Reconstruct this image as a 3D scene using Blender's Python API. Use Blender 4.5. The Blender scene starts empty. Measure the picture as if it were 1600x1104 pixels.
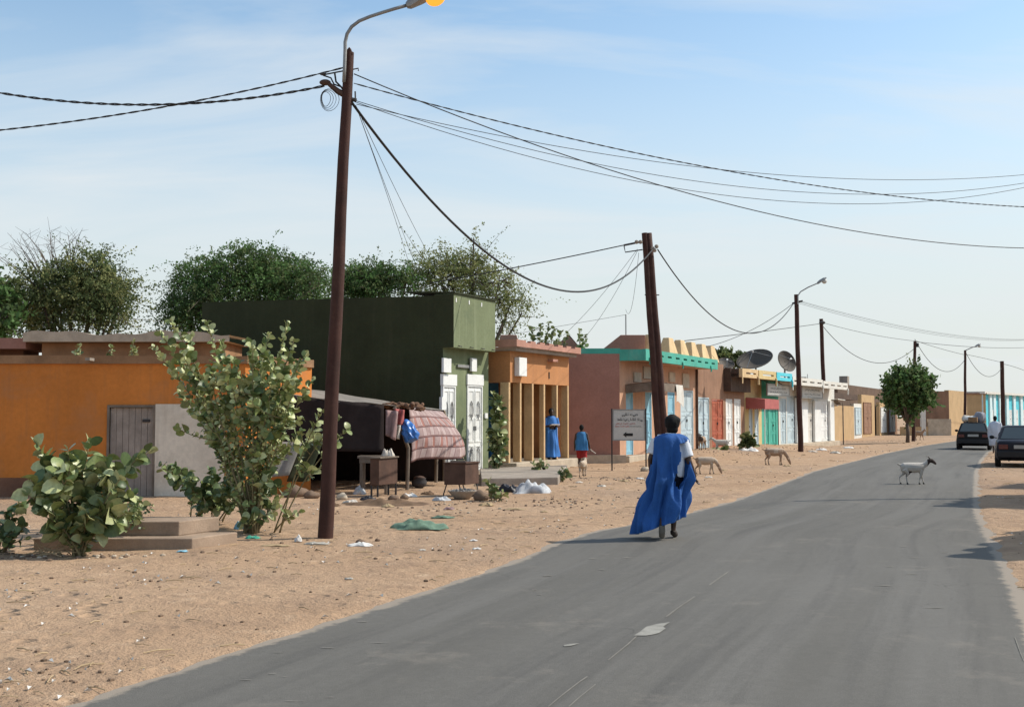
import bpy, bmesh, math, random
import numpy as np
from mathutils import Vector, Matrix, Euler
R = math.radians
random.seed(11); rng = np.random.default_rng(5)
scene = bpy.context.scene
COL = scene.collection
# ------------------------------------------------------------------ camera
FPX, CXP, CYP, CAMH, HOR = 1800.0, 800.0, 552.0, 1.75, 650.0
PITCH = math.atan((HOR-CYP)/FPX)
cd = bpy.data.cameras.new('camera'); cam = bpy.data.objects.new('camera', cd); COL.objects.link(cam)
cd.sensor_width = 36.0; cd.lens = FPX/1600*36.0; cd.clip_start = 0.1; cd.clip_end = 9000
cam.location = (0, 0, CAMH); cam.rotation_euler = (math.pi/2+PITCH, 0, 0)
scene.camera = cam
# ------------------------------------------------------------------ sky + sun
SUN_EL, SUN_X, SUN_Y = R(44), 0.975, 0.222
w = bpy.data.worlds.new('World'); scene.world = w; w.use_nodes = True
nt = w.node_tree; nt.nodes.clear()
def N(t, typ, **k):
    n = t.nodes.new(typ)
    for a, v in k.items():
        if a == 'inp':
            for i, x in v.items(): n.inputs[i].default_value = x
        else: setattr(n, a, v)
    return n
sky = N(nt, 'ShaderNodeTexSky', sky_type='NISHITA', sun_disc=False, sun_elevation=SUN_EL,
        sun_rotation=math.atan2(SUN_X, SUN_Y), altitude=0, air_density=1.0, dust_density=0.8, ozone_density=1.3)
bg = N(nt, 'ShaderNodeBackground', inp={'Strength': 0.15})
wo = N(nt, 'ShaderNodeOutputWorld')
tc = N(nt, 'ShaderNodeTexCoord')
# thin cirrus veil, the same all round the sky
sep = N(nt, 'ShaderNodeSeparateXYZ'); nt.links.new(tc.outputs['Generated'], sep.inputs[0])
zc = N(nt, 'ShaderNodeMath', operation='MAXIMUM', inp={1: 0.03}); nt.links.new(sep.outputs[2], zc.inputs[0])
zz = N(nt, 'ShaderNodeMath', operation='ADD', inp={1: 0.12}); nt.links.new(zc.outputs[0], zz.inputs[0])
dv = N(nt, 'ShaderNodeVectorMath', operation='DIVIDE')
cmb = N(nt, 'ShaderNodeCombineXYZ')
for i in range(3): nt.links.new(zz.outputs[0], cmb.inputs[i])
nt.links.new(tc.outputs['Generated'], dv.inputs[0]); nt.links.new(cmb.outputs[0], dv.inputs[1])
mp = N(nt, 'ShaderNodeMapping'); mp.inputs['Scale'].default_value = (0.55, 1.5, 1); mp.inputs['Location'].default_value = (1.7, 0.35, 0)
mp.inputs['Rotation'].default_value = (0, 0, R(-8))
nt.links.new(dv.outputs[0], mp.inputs[0])
cn = N(nt, 'ShaderNodeTexNoise', inp={'Scale': 1.25, 'Detail': 7.0, 'Roughness': 0.55, 'Distortion': 0.5}); nt.links.new(mp.outputs[0], cn.inputs['Vector'])
cr = N(nt, 'ShaderNodeMapRange', inp={'From Min': 0.44, 'From Max': 0.74, 'To Min': 0.0, 'To Max': 0.75}); nt.links.new(cn.outputs[0], cr.inputs[0])
# dusty haze layer of the lower sky, ring round the whole horizon
hz = N(nt, 'ShaderNodeMapRange', interpolation_type='SMOOTHERSTEP', inp={'From Min': 0.0, 'From Max': 0.42, 'To Min': 0.92, 'To Max': 0.0}); nt.links.new(zc.outputs[0], hz.inputs[0])
mxh = N(nt, 'ShaderNodeMix', data_type='RGBA'); mxh.inputs[7].default_value = (5.0, 5.2, 5.15, 1)
gn = N(nt, 'ShaderNodeVectorMath', operation='MULTIPLY'); gn.inputs[1].default_value = (1.20, 1.31, 1.25); nt.links.new(sky.outputs[0], gn.inputs[0])
nt.links.new(hz.outputs[0], mxh.inputs[0]); nt.links.new(gn.outputs[0], mxh.inputs[6])
mx = N(nt, 'ShaderNodeMix', data_type='RGBA'); mx.inputs[7].default_value = (5.3, 5.6, 5.75, 1)
nt.links.new(cr.outputs[0], mx.inputs[0]); nt.links.new(mxh.outputs[2], mx.inputs[6])
nt.links.new(mx.outputs[2], bg.inputs[0]); nt.links.new(bg.outputs[0], wo.inputs[0])
sd = bpy.data.lights.new('sun', 'SUN'); sd.energy = 4.8; sd.angle = R(0.53); sd.color = (1.0, 0.93, 0.82)
so = bpy.data.objects.new('sun', sd); COL.objects.link(so)
_h = math.hypot(SUN_X, SUN_Y)
so.rotation_euler = Vector((-SUN_X/_h*math.cos(SUN_EL), -SUN_Y/_h*math.cos(SUN_EL), -math.sin(SUN_EL))).to_track_quat('-Z', 'Y').to_euler()
so.location = (0, 0, 60)
vs = scene.view_settings; vs.view_transform = 'Standard'; vs.look = 'None'; vs.exposure = 0.0; vs.gamma = 1.0; vs.use_curve_mapping = False
# ------------------------------------------------------------------ pixel -> place
_c, _s = math.cos(PITCH), math.sin(PITCH)
def ray(px, py):
    a, b = (px-CXP)/FPX, (CYP-py)/FPX
    return Vector((a, _c-_s*b, _s+_c*b))
def G(px, py, z=0.0):
    d = ray(px, py); t = (z-CAMH)/d.z
    return Vector((d.x*t, d.y*t, z))
def AT(px, py, Y):
    d = ray(px, py); t = Y/d.y
    return Vector((d.x*t, Y, CAMH+d.z*t))
class Fr:
    """a vertical working frame: local x along a facade, local y into the building, z up"""
    def __init__(s, o, ang):
        s.o = Vector((o[0], o[1], o[2] if len(o) > 2 else 0.0)); s.a = ang
        s.u = Vector((math.cos(ang), math.sin(ang), 0)); s.v = Vector((-math.sin(ang), math.cos(ang), 0))
    def hit(s, px, py, yo=0.0):
        d = ray(px, py); c = Vector((0, 0, CAMH))
        t = (yo - (c-s.o).dot(s.v))/d.dot(s.v); p = c+d*t-s.o
        return p.dot(s.u), p.z
    def loc(s, p):
        q = Vector((p[0], p[1], p[2] if len(p) > 2 else 0))-s.o
        return Vector((q.dot(s.u), q.dot(s.v), q.z))
STREET = math.atan2(1.0, 0.495)
# ------------------------------------------------------------------ objects
def tag(o, label=None, cat=None, group=None, kind=None):
    if label: o['label'] = label
    if cat: o['category'] = cat
    if group: o['group'] = group
    if kind: o['kind'] = kind
    return o
def thing(name, label, cat, loc=(0, 0, 0), rz=0.0, group=None):
    o = bpy.data.objects.new(name, None); COL.objects.link(o); o.empty_display_size = 0.2
    o.location = loc; o.rotation_euler = (0, 0, rz)
    return tag(o, label, cat, group)
class MB:
    def __init__(s): s.v = []; s.f = []; s.m = []; s.mi = 0
    def add(s, vs, fs):
        b = len(s.v); s.v.extend([tuple(p) for p in vs])
        for f in fs: s.f.append(tuple(i+b for i in f)); s.m.append(s.mi)
        return s
    def box(s, x0, x1, y0, y1, z0, z1, M=None):
        vs = [Vector((x, y, z)) for z in (z0, z1) for y in (y0, y1) for x in (x0, x1)]
        if M: vs = [M @ p for p in vs]
        return s.add(vs, [(0, 2, 3, 1), (4, 5, 7, 6), (0, 1, 5, 4), (2, 6, 7, 3), (0, 4, 6, 2), (1, 3, 7, 5)])
    def bbox(s, x0, x1, y0, y1, z0, z1, b=0.01, M=None):
        """box with chamfered vertical and top edges"""
        def oct(i, z):
            return [(x0+b+i, y0+i, z), (x1-b-i, y0+i, z), (x1-i, y0+b+i, z), (x1-i, y1-b-i, z), (x1-b-i, y1-i, z), (x0+b+i, y1-i, z), (x0+i, y1-b-i, z), (x0+i, y0+b+i, z)]
        rs = [oct(0, z0), oct(0, z1-b), oct(b*.7, z1)]
        vs = [Vector(p) for r in rs for p in r]
        if M: vs = [M @ p for p in vs]
        fs = [tuple(range(7, -1, -1)), tuple(range(16, 24))]
        for k in range(2):
            for i in range(8): fs.append((k*8+i, k*8+(i+1) % 8, k*8+8+(i+1) % 8, k*8+8+i))
        return s.add(vs, fs)
    def prism(s, poly, z0, z1):
        n = len(poly); vs = [(p[0], p[1], z0) for p in poly]+[(p[0], p[1], z1) for p in poly]
        a = sum(poly[i][0]*poly[(i+1) % n][1]-poly[(i+1) % n][0]*poly[i][1] for i in range(n))
        fs = [tuple(range(n-1, -1, -1)), tuple(range(n, 2*n))]+[(i, (i+1) % n, n+(i+1) % n, n+i) for i in range(n)]
        if a < 0: fs = [tuple(reversed(f)) for f in fs]
        return s.add(vs, fs)
    def tube(s, pts, r, n=8, cap=True, tw=0.0):
        pts = [Vector(p) for p in pts]; m = len(pts)
        if not hasattr(r, '__len__'): r = [r]*m
        vs = []; prev = None
        for i, p in enumerate(pts):
            t = (pts[min(i+1, m-1)]-pts[max(i-1, 0)]).normalized()
            if prev is None:
                a = Vector((0, 0, 1)) if abs(t.z) < .9 else Vector((1, 0, 0)); prev = t.cross(a).normalized()
            u = (prev-t*prev.dot(t)).normalized(); prev = u; v = t.cross(u)
            for k in range(n):
                q = 2*math.pi*k/n+tw*i; vs.append(p+(u*math.cos(q)+v*math.sin(q))*r[i])
        fs = [(i*n+k, i*n+(k+1) % n, (i+1)*n+(k+1) % n, (i+1)*n+k) for i in range(m-1) for k in range(n)]
        if cap: fs += [tuple(range(n-1, -1, -1)), tuple(range((m-1)*n, m*n))]
        return s.add(vs, fs)
    def ell(s, c, r, M=None, nu=12, nv=8):
        vs = [Vector((0, 0, -1))]; fs = []
        for j in range(1, nv):
            t = -math.pi/2+math.pi*j/nv
            for i in range(nu):
                q = 2*math.pi*i/nu; vs.append(Vector((math.cos(t)*math.cos(q), math.cos(t)*math.sin(q), math.sin(t))))
        vs.append(Vector((0, 0, 1))); L = len(vs)-1
        for i in range(nu):
            fs.append((0, 1+(i+1) % nu, 1+i)); fs.append((L, L-nu+i, L-nu+(i+1) % nu))
        for j in range(nv-2):
            for i in range(nu):
                a = 1+j*nu; fs.append((a+i, a+(i+1) % nu, a+nu+(i+1) % nu, a+nu+i))
        rr = r if hasattr(r, '__len__') else (r, r, r)
        vs = [Vector((p.x*rr[0], p.y*rr[1], p.z*rr[2])) for p in vs]
        if M: vs = [M @ p for p in vs]
        return s.add([p+Vector(c) for p in vs], fs)
    def lathe(s, prof, n=16, M=None, cap=True):
        m = len(prof); vs = [Vector((r*math.cos(2*math.pi*k/n), r*math.sin(2*math.pi*k/n), z)) for r, z in prof for k in range(n)]
        if M: vs = [M @ p for p in vs]
        fs = [(i*n+k, i*n+(k+1) % n, (i+1)*n+(k+1) % n, (i+1)*n+k) for i in range(m-1) for k in range(n)]
        if cap: fs += [tuple(range(n-1, -1, -1)), tuple(range((m-1)*n, m*n))]
        return s.add(vs, fs)
    def sheet(s, fn, nu, nv):
        """open grid surface fn(a,b), a,b in 0..1"""
        vs = [fn(i/nu, j/nv) for j in range(nv+1) for i in range(nu+1)]
        return s.add(vs, [(j*(nu+1)+i, j*(nu+1)+i+1, (j+1)*(nu+1)+i+1, (j+1)*(nu+1)+i) for j in range(nv) for i in range(nu)])
    def wall(s, x0, x1, z0, z1, y0, y1, holes):
        """slab in the x-z plane with rectangular holes (hx0,hx1,hz0,hz1); reveals included"""
        xs = sorted(set([x0, x1]+[min(max(h[k], x0), x1) for h in holes for k in (0, 1)]))
        zs = sorted(set([z0, z1]+[min(max(h[k], z0), z1) for h in holes for k in (2, 3)]))
        def solid(i, j):
            if i < 0 or j < 0 or i >= len(xs)-1 or j >= len(zs)-1: return False
            cx, cz = (xs[i]+xs[i+1])/2, (zs[j]+zs[j+1])/2
            return not any(h[0] < cx < h[1] and h[2] < cz < h[3] for h in holes)
        for i in range(len(xs)-1):
            for j in range(len(zs)-1):
                if not solid(i, j): continue
                a, b, c, d = xs[i], xs[i+1], zs[j], zs[j+1]
                s.add([(a, y0, c), (b, y0, c), (b, y0, d), (a, y0, d)], [(0, 1, 2, 3)])
                s.add([(a, y1, c), (b, y1, c), (b, y1, d), (a, y1, d)], [(3, 2, 1, 0)])
                if not solid(i-1, j): s.add([(a, y0, c), (a, y0, d), (a, y1, d), (a, y1, c)], [(0, 1, 2, 3)])
                if not solid(i+1, j): s.add([(b, y0, c), (b, y1, c), (b, y1, d), (b, y0, d)], [(0, 1, 2, 3)])
                if not solid(i, j-1): s.add([(a, y0, c), (a, y1, c), (b, y1, c), (b, y0, c)], [(0, 1, 2, 3)])
                if not solid(i, j+1): s.add([(a, y0, d), (b, y0, d), (b, y1, d), (a, y1, d)], [(0, 1, 2, 3)])
        return s
    def mesh(s, name, mats, smooth=False):
        me = bpy.data.meshes.new(name); me.from_pydata(s.v, [], s.f)
        for m in (mats if isinstance(mats, (list, tuple)) else [mats]): me.materials.append(m)
        if any(s.m): me.polygons.foreach_set('material_index', s.m)
        if smooth: me.polygons.foreach_set('use_smooth', [True]*len(me.polygons))
        me.update(); return me
    def build(s, name, mats, parent=None, smooth=False, loc=None, rz=0.0, bevel=0.0, solid=0.0):
        o = bpy.data.objects.new(name, s.mesh(name, mats, smooth)); COL.objects.link(o)
        if parent: o.parent = parent
        if loc is not None: o.location = loc
        if rz: o.rotation_euler = (0, 0, rz)
        if solid:
            m = o.modifiers.new('thick', 'SOLIDIFY'); m.thickness = solid; m.offset = 0
        if bevel:
            m = o.modifiers.new('bev', 'BEVEL'); m.width = bevel; m.segments = 2; m.limit_method = 'ANGLE'; m.angle_limit = R(40)
        return o
def copy_tree(o, parent=None):
    c = o.copy(); COL.objects.link(c); c.parent = parent
    for ch in [x for x in o.children]: copy_tree(ch, c)
    return c
def blob(mb, voxel=0.012, smooth=6, name='tmp'):
    """fuse overlapping volumes into one continuous surface"""
    me = mb.mesh(name, []) ; o = bpy.data.objects.new(name, me); COL.objects.link(o)
    bm = bmesh.new(); bm.from_mesh(me); bmesh.ops.recalc_face_normals(bm, faces=bm.faces); bm.to_mesh(me); bm.free()
    m = o.modifiers.new('r', 'REMESH'); m.mode = 'VOXEL'; m.voxel_size = voxel; m.use_smooth_shade = True
    k = o.modifiers.new('s', 'SMOOTH'); k.factor = 0.5; k.iterations = smooth
    dg = bpy.context.evaluated_depsgraph_get(); dg.update()
    r = bpy.data.meshes.new_from_object(o.evaluated_get(dg)); bpy.data.objects.remove(o); bpy.data.meshes.remove(me)
    r.name = name; r.polygons.foreach_set('use_smooth', [True]*len(r.polygons)); return r
def put(me, name, mats, parent=None, pick=None, loc=None, rz=0):
    me.materials.clear()
    for m in (mats if isinstance(mats, (list, tuple)) else [mats]): me.materials.append(m)
    if pick:
        me.polygons.foreach_set('material_index', [pick(p.center) for p in me.polygons])
    o = bpy.data.objects.new(name, me); COL.objects.link(o); o.parent = parent
    if loc is not None: o.location = loc
    o.rotation_euler = (0, 0, rz); return o
# ------------------------------------------------------------------ materials
def lin(h):
    h = h.lstrip('#'); v = [int(h[i:i+2], 16)/255 for i in (0, 2, 4)]
    return tuple(x/12.92 if x <= .04045 else ((x+.055)/1.055)**2.4 for x in v)
def _mix(t, fac, a, b, blend='MIX'):
    n = N(t, 'ShaderNodeMix', data_type='RGBA', blend_type=blend)
    for i, x in ((0, fac), (6, a), (7, b)):
        if hasattr(x, 'is_linked') or hasattr(x, 'links'): t.links.new(x, n.inputs[i])
        elif i == 0: n.inputs[0].default_value = x
        else: n.inputs[i].default_value = (*x[:3], 1)
    return n.outputs[2]
def _noise(t, vec, scale, detail=5, rough=.55, lo=None, hi=None, sc=None, dist=0.0):
    if sc:
        m = N(t, 'ShaderNodeMapping'); m.inputs['Scale'].default_value = sc; t.links.new(vec, m.inputs[0]); vec = m.outputs[0]
    n = N(t, 'ShaderNodeTexNoise', inp={'Scale': scale, 'Detail': detail, 'Roughness': rough, 'Distortion': dist}); t.links.new(vec, n.inputs['Vector'])
    if lo is None: return n.outputs[0]
    r = N(t, 'ShaderNodeMapRange', inp={'From Min': lo, 'From Max': hi}); t.links.new(n.outputs[0], r.inputs[0]); return r.outputs[0]
def mat(name, col, rough=.85, var=.14, scale=2.0, stain=None, stain_amt=.5, stain_scale=1.2, streak=None, streak_amt=.5, bump=.25, bscale=55.0,
        spec=.25, metal=0.0, fine=.08, rand=0.0, sss=0.0, trans=0.0, emit=None, estr=0, dust=None):
    m = bpy.data.materials.new(name); m.use_nodes = True; t = m.node_tree; b = t.nodes['Principled BSDF']
    c = lin(col) if isinstance(col, str) else col
    tx = N(t, 'ShaderNodeTexCoord').outputs['Object']
    lo = tuple(max(0, x*(1-var)) for x in c); hi = tuple(min(1, x*(1+var)) for x in c)
    o = _mix(t, _noise(t, tx, scale, 6, .6, .3, .7), lo, hi)
    if fine:
        o = _mix(t, _noise(t, tx, scale*14, 4, .6, .25, .75), o, _mix(t, 1.0, o, (1-fine*2.2,)*3, 'MULTIPLY'))
    def C(x): return lin(x) if isinstance(x, str) else x
    if stain:
        f = _noise(t, tx, stain_scale, 8, .68, .53, .72, dist=.4); g = N(t, 'ShaderNodeMath', operation='MULTIPLY', inp={1: stain_amt}); t.links.new(f, g.inputs[0])
        o = _mix(t, g.outputs[0], o, C(stain))
    if streak:
        f = _noise(t, tx, 1.0, 6, .6, .52, .75, sc=(5, 5, .35)); g = N(t, 'ShaderNodeMath', operation='MULTIPLY', inp={1: streak_amt}); t.links.new(f, g.inputs[0])
        o = _mix(t, g.outputs[0], o, C(streak))
    if rand:
        oi = N(t, 'ShaderNodeObjectInfo'); h = N(t, 'ShaderNodeHueSaturation')
        r = N(t, 'ShaderNodeMapRange', inp={'To Min': 1-rand, 'To Max': 1+rand}); t.links.new(oi.outputs['Random'], r.inputs[0])
        t.links.new(r.outputs[0], h.inputs['Value']); t.links.new(o, h.inputs['Color']); o = h.outputs[0]
    t.links.new(o, b.inputs['Base Color'])
    rr = N(t, 'ShaderNodeMapRange', inp={'To Min': max(.05, rough-.12), 'To Max': min(1, rough+.1)}); t.links.new(_noise(t, tx, scale*3, 4), rr.inputs[0])
    t.links.new(rr.outputs[0], b.inputs['Roughness'])
    b.inputs['Specular IOR Level'].default_value = spec; b.inputs['Metallic'].default_value = metal
    if trans:
        tr = N(t, 'ShaderNodeBsdfTranslucent'); t.links.new(o, tr.inputs[0])
        ms = N(t, 'ShaderNodeMixShader', inp={0: trans}); t.links.new(b.outputs[0], ms.inputs[1]); t.links.new(tr.outputs[0], ms.inputs[2])
        t.links.new(ms.outputs[0], t.nodes['Material Output'].inputs[0])
    if emit:
        b.inputs['Emission Color'].default_value = (*C(emit), 1); b.inputs['Emission Strength'].default_value = estr
    if bump:
        bn = N(t, 'ShaderNodeBump', inp={'Strength': bump, 'Distance': .02})
        a = N(t, 'ShaderNodeMath', operation='ADD'); t.links.new(_noise(t, tx, bscale, 6, .65), a.inputs[0]); t.links.new(_noise(t, tx, bscale/9, 4, .55), a.inputs[1])
        t.links.new(a.outputs[0], bn.inputs['Height']); t.links.new(bn.outputs[0], b.inputs['Normal'])
    return m
# ------------------------------------------------------------------ ground and road
LE = [(-5.3, 1.0), (-4.3, 3.5), (-3.1, 6.0), (-2.67, 7.08), (-2.13, 8.51), (-1.62, 9.69), (-.67, 12.1), (0, 13.9), (.62, 16), (1.17, 17.5), (3.2, 21), (4.58, 23.9),
      (6.25, 28.1), (9.6, 36.8), (13.9, 46.3), (17.5, 54.3), (24.6, 69), (32, 83), (46, 108), (75, 150)]
RE = [(-.6, -2), (1.7, 3.5), (2.9, 6.0), (4.44, 10), (5.7, 13.4), (7.35, 18), (8.7, 21.7), (11.6, 28.9), (14.7, 36.6), (18.8, 46.3), (23.5, 57), (30, 69), (38, 83), (53, 108), (84, 150)]
_ly = np.array([p[1] for p in LE]); _lx = np.array([p[0] for p in LE])
_ry = np.array([p[1] for p in RE]); _rx = np.array([p[0] for p in RE])
def xl(Y):
    Y = np.asarray(Y, float); return np.where(Y < 1, -5.3+(Y-1)*.45, np.where(Y > 150, 75+(Y-150)*1.2, np.interp(Y, _ly, _lx)))
def xr(Y):
    Y = np.asarray(Y, float); return np.where(Y < -2, -.6+(Y+2)*.5, np.where(Y > 150, 84+(Y-150)*1.2, np.interp(Y, _ry, _rx)))
_sn = [(rng.uniform(0, 6.28), rng.uniform(0, 6.28)) for _ in range(24)]
def snoise(X, Y, wl, k0=0):
    o = 0
    for k in range(6):
        a, ph = _sn[(k+k0) % 24]; q = 6.283/(wl*(.6+.17*k)); o = o+np.sin((X*math.cos(a)+Y*math.sin(a))*q+ph)
    return o/6
def sstep(a, b, x):
    t = np.clip((x-a)/(b-a), 0, 1); return t*t*(3-2*t)
def gz(X, Y):
    X = np.asarray(X, float); Y = np.asarray(Y, float)
    sl = (xl(Y)-X)*.9; sr = (X-xr(Y))*.9; s = np.maximum(sl, sr)
    s2 = s+.10*snoise(X, Y, 1.1)+.05*snoise(X, Y, .35, 5)
    z = -.05+.066*sstep(-.22, .22, s2)
    off = sstep(.3, 2.5, s)
    fade = sstep(160, 60, np.hypot(X, Y))
    z = z+fade*off*(.028*snoise(X, Y, 3.6, 3)+.012*snoise(X, Y, .9, 9)+.006*snoise(X, Y, .33, 14))
    z = z+sstep(1.0, 7.0, sl)*(.30*sstep(41, 50, Y)*sstep(70, 58, Y)-.12*sstep(62, 72, Y)*sstep(100, 84, Y))
    return z
def gzz(x, y): return float(gz(x, y))
def onG(px, py, dz=0.0):
    p = G(px, py)
    for _ in range(4): p = G(px, py, gzz(p.x, p.y))
    return Vector((p.x, p.y, p.z+dz))
rr_ = [0.0, .6]+list(np.geomspace(1.2, 140, 560))+list(np.geomspace(150, 6000, 26))
aa_ = np.concatenate([np.linspace(-34, 34, 470), np.linspace(36, 324, 70)])*math.pi/180
RR, AA = np.meshgrid(np.array(rr_[1:]), aa_, indexing='ij')
GX, GY = RR*np.sin(AA), RR*np.cos(AA); GZ = gz(GX, GY)
gv = np.stack([GX, GY, GZ], -1).reshape(-1, 3); nr, na = RR.shape
ii, jj = np.meshgrid(np.arange(nr-1), np.arange(na), indexing='ij'); j2 = (jj+1) % na
gf = np.stack([ii*na+jj, (ii+1)*na+jj, (ii+1)*na+j2, ii*na+j2], -1).reshape(-1, 4)
gm = bpy.data.meshes.new('ground'); gm.from_pydata(gv.tolist()+[(0, 0, -.05)], [], gf.tolist()+[(len(gv), j, (j+1) % na) for j in range(na)])
gm.polygons.foreach_set('use_smooth', [True]*len(gm.polygons))
def sand_mat():
    m = bpy.data.materials.new('sand'); m.use_nodes = True; t = m.node_tree; b = t.nodes['Principled BSDF']
    tx = N(t, 'ShaderNodeTexCoord').outputs['Object']
    o = _mix(t, _noise(t, tx, .22, 7, .6, .32, .68), (.405, .265, .165), (.52, .36, .235))
    o = _mix(t, _noise(t, tx, .11, 6, .62, .50, .66), o, (.335, .235, .165))
    o = _mix(t, _noise(t, tx, .9, 7, .62, .48, .72), o, (.35, .235, .155))
    o = _mix(t, _noise(t, tx, 2.4, 6, .7, .57, .74), o, (.60, .43, .29))
    o = _mix(t, _noise(t, tx, 6, 6, .7, .58, .74), o, (.33, .215, .14))
    o = _mix(t, _noise(t, tx, 60, 3, .6, .3, .7), o, _mix(t, 1.0, o, (.88, .875, .87), 'MULTIPLY'))
    vo = N(t, 'ShaderNodeTexVoronoi', inp={'Scale': 11.0, 'Randomness': 1.0}); t.links.new(tx, vo.inputs[0])
    sp = N(t, 'ShaderNodeMapRange', inp={'From Min': .03, 'From Max': .06, 'To Min': 1.0, 'To Max': 0.0}); t.links.new(vo.outputs[0], sp.inputs[0])
    o = _mix(t, sp.outputs[0], o, (.17, .12, .085))
    t.links.new(o, b.inputs['Base Color']); b.inputs['Roughness'].default_value = .95; b.inputs['Specular IOR Level'].default_value = .12
    h = N(t, 'ShaderNodeMath', operation='ADD'); t.links.new(_noise(t, tx, 4.5, 7, .62), h.inputs[0])
    h2 = N(t, 'ShaderNodeMath', operation='MULTIPLY', inp={1: .35}); t.links.new(_noise(t, tx, 38, 5, .6), h2.inputs[0]); t.links.new(h2.outputs[0], h.inputs[1])
    fv = N(t, 'ShaderNodeTexVoronoi', inp={'Scale': 3.1, 'Randomness': 1.0}); t.links.new(tx, fv.inputs[0]); fd = N(t, 'ShaderNodeMapRange', interpolation_type='SMOOTHSTEP', inp={'From Min': .12, 'From Max': .34, 'To Min': -.75, 'To Max': 0.0}); t.links.new(fv.outputs[0], fd.inputs[0])
    fm = N(t, 'ShaderNodeMath', operation='MULTIPLY_ADD'); t.links.new(fd.outputs[0], fm.inputs[0]); t.links.new(_noise(t, tx, .35, 4, .6, .45, .6), fm.inputs[1]); t.links.new(h.outputs[0], fm.inputs[2]); h = fm
    bn = N(t, 'ShaderNodeBump', inp={'Strength': .9, 'Distance': .09}); t.links.new(h.outputs[0], bn.inputs['Height']); t.links.new(bn.outputs[0], b.inputs['Normal'])
    return m
gm.materials.append(sand_mat()); go = bpy.data.objects.new('ground', gm); COL.objects.link(go); tag(go, 'reddish tan sandy ground on both sides of the road', kind='structure')
# road: strip mesh with a lateral attribute (metres from the left edge)
ys = np.concatenate([np.linspace(-12, 6, 20), np.geomspace(6.4, 150, 150), np.linspace(155, 300, 10)]); NU = 26
rv = []; rl = []; rf = []
for y in ys:
    a, b = float(xl(y)), float(xr(y)); 
    for k in range(NU+1):
        u = k/NU; x = a-.25+(b-a+.5)*u; cr_ = .03*(1-(2*u-1)**2)
        rv.append((x, y, .0+cr_-.01)); rl.append(((u)*(b-a+.5)-.25)*.9)
for j in range(len(ys)-1):
    for k in range(NU): q = j*(NU+1)+k; rf.append((q, q+1, q+NU+2, q+NU+1))
rm = bpy.data.meshes.new('road'); rm.from_pydata(rv, [], rf); rm.polygons.foreach_set('use_smooth', [True]*len(rf))
at = rm.attributes.new('lat', 'FLOAT', 'POINT'); at.data.foreach_set('value', rl)
wid = rm.attributes.new('rlat', 'FLOAT', 'POINT'); wid.data.foreach_set('value', [float((xr(y)-xl(y))*.9)-rl[i*(NU+1)+k] for i, y in enumerate(ys) for k in range(NU+1)])
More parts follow.
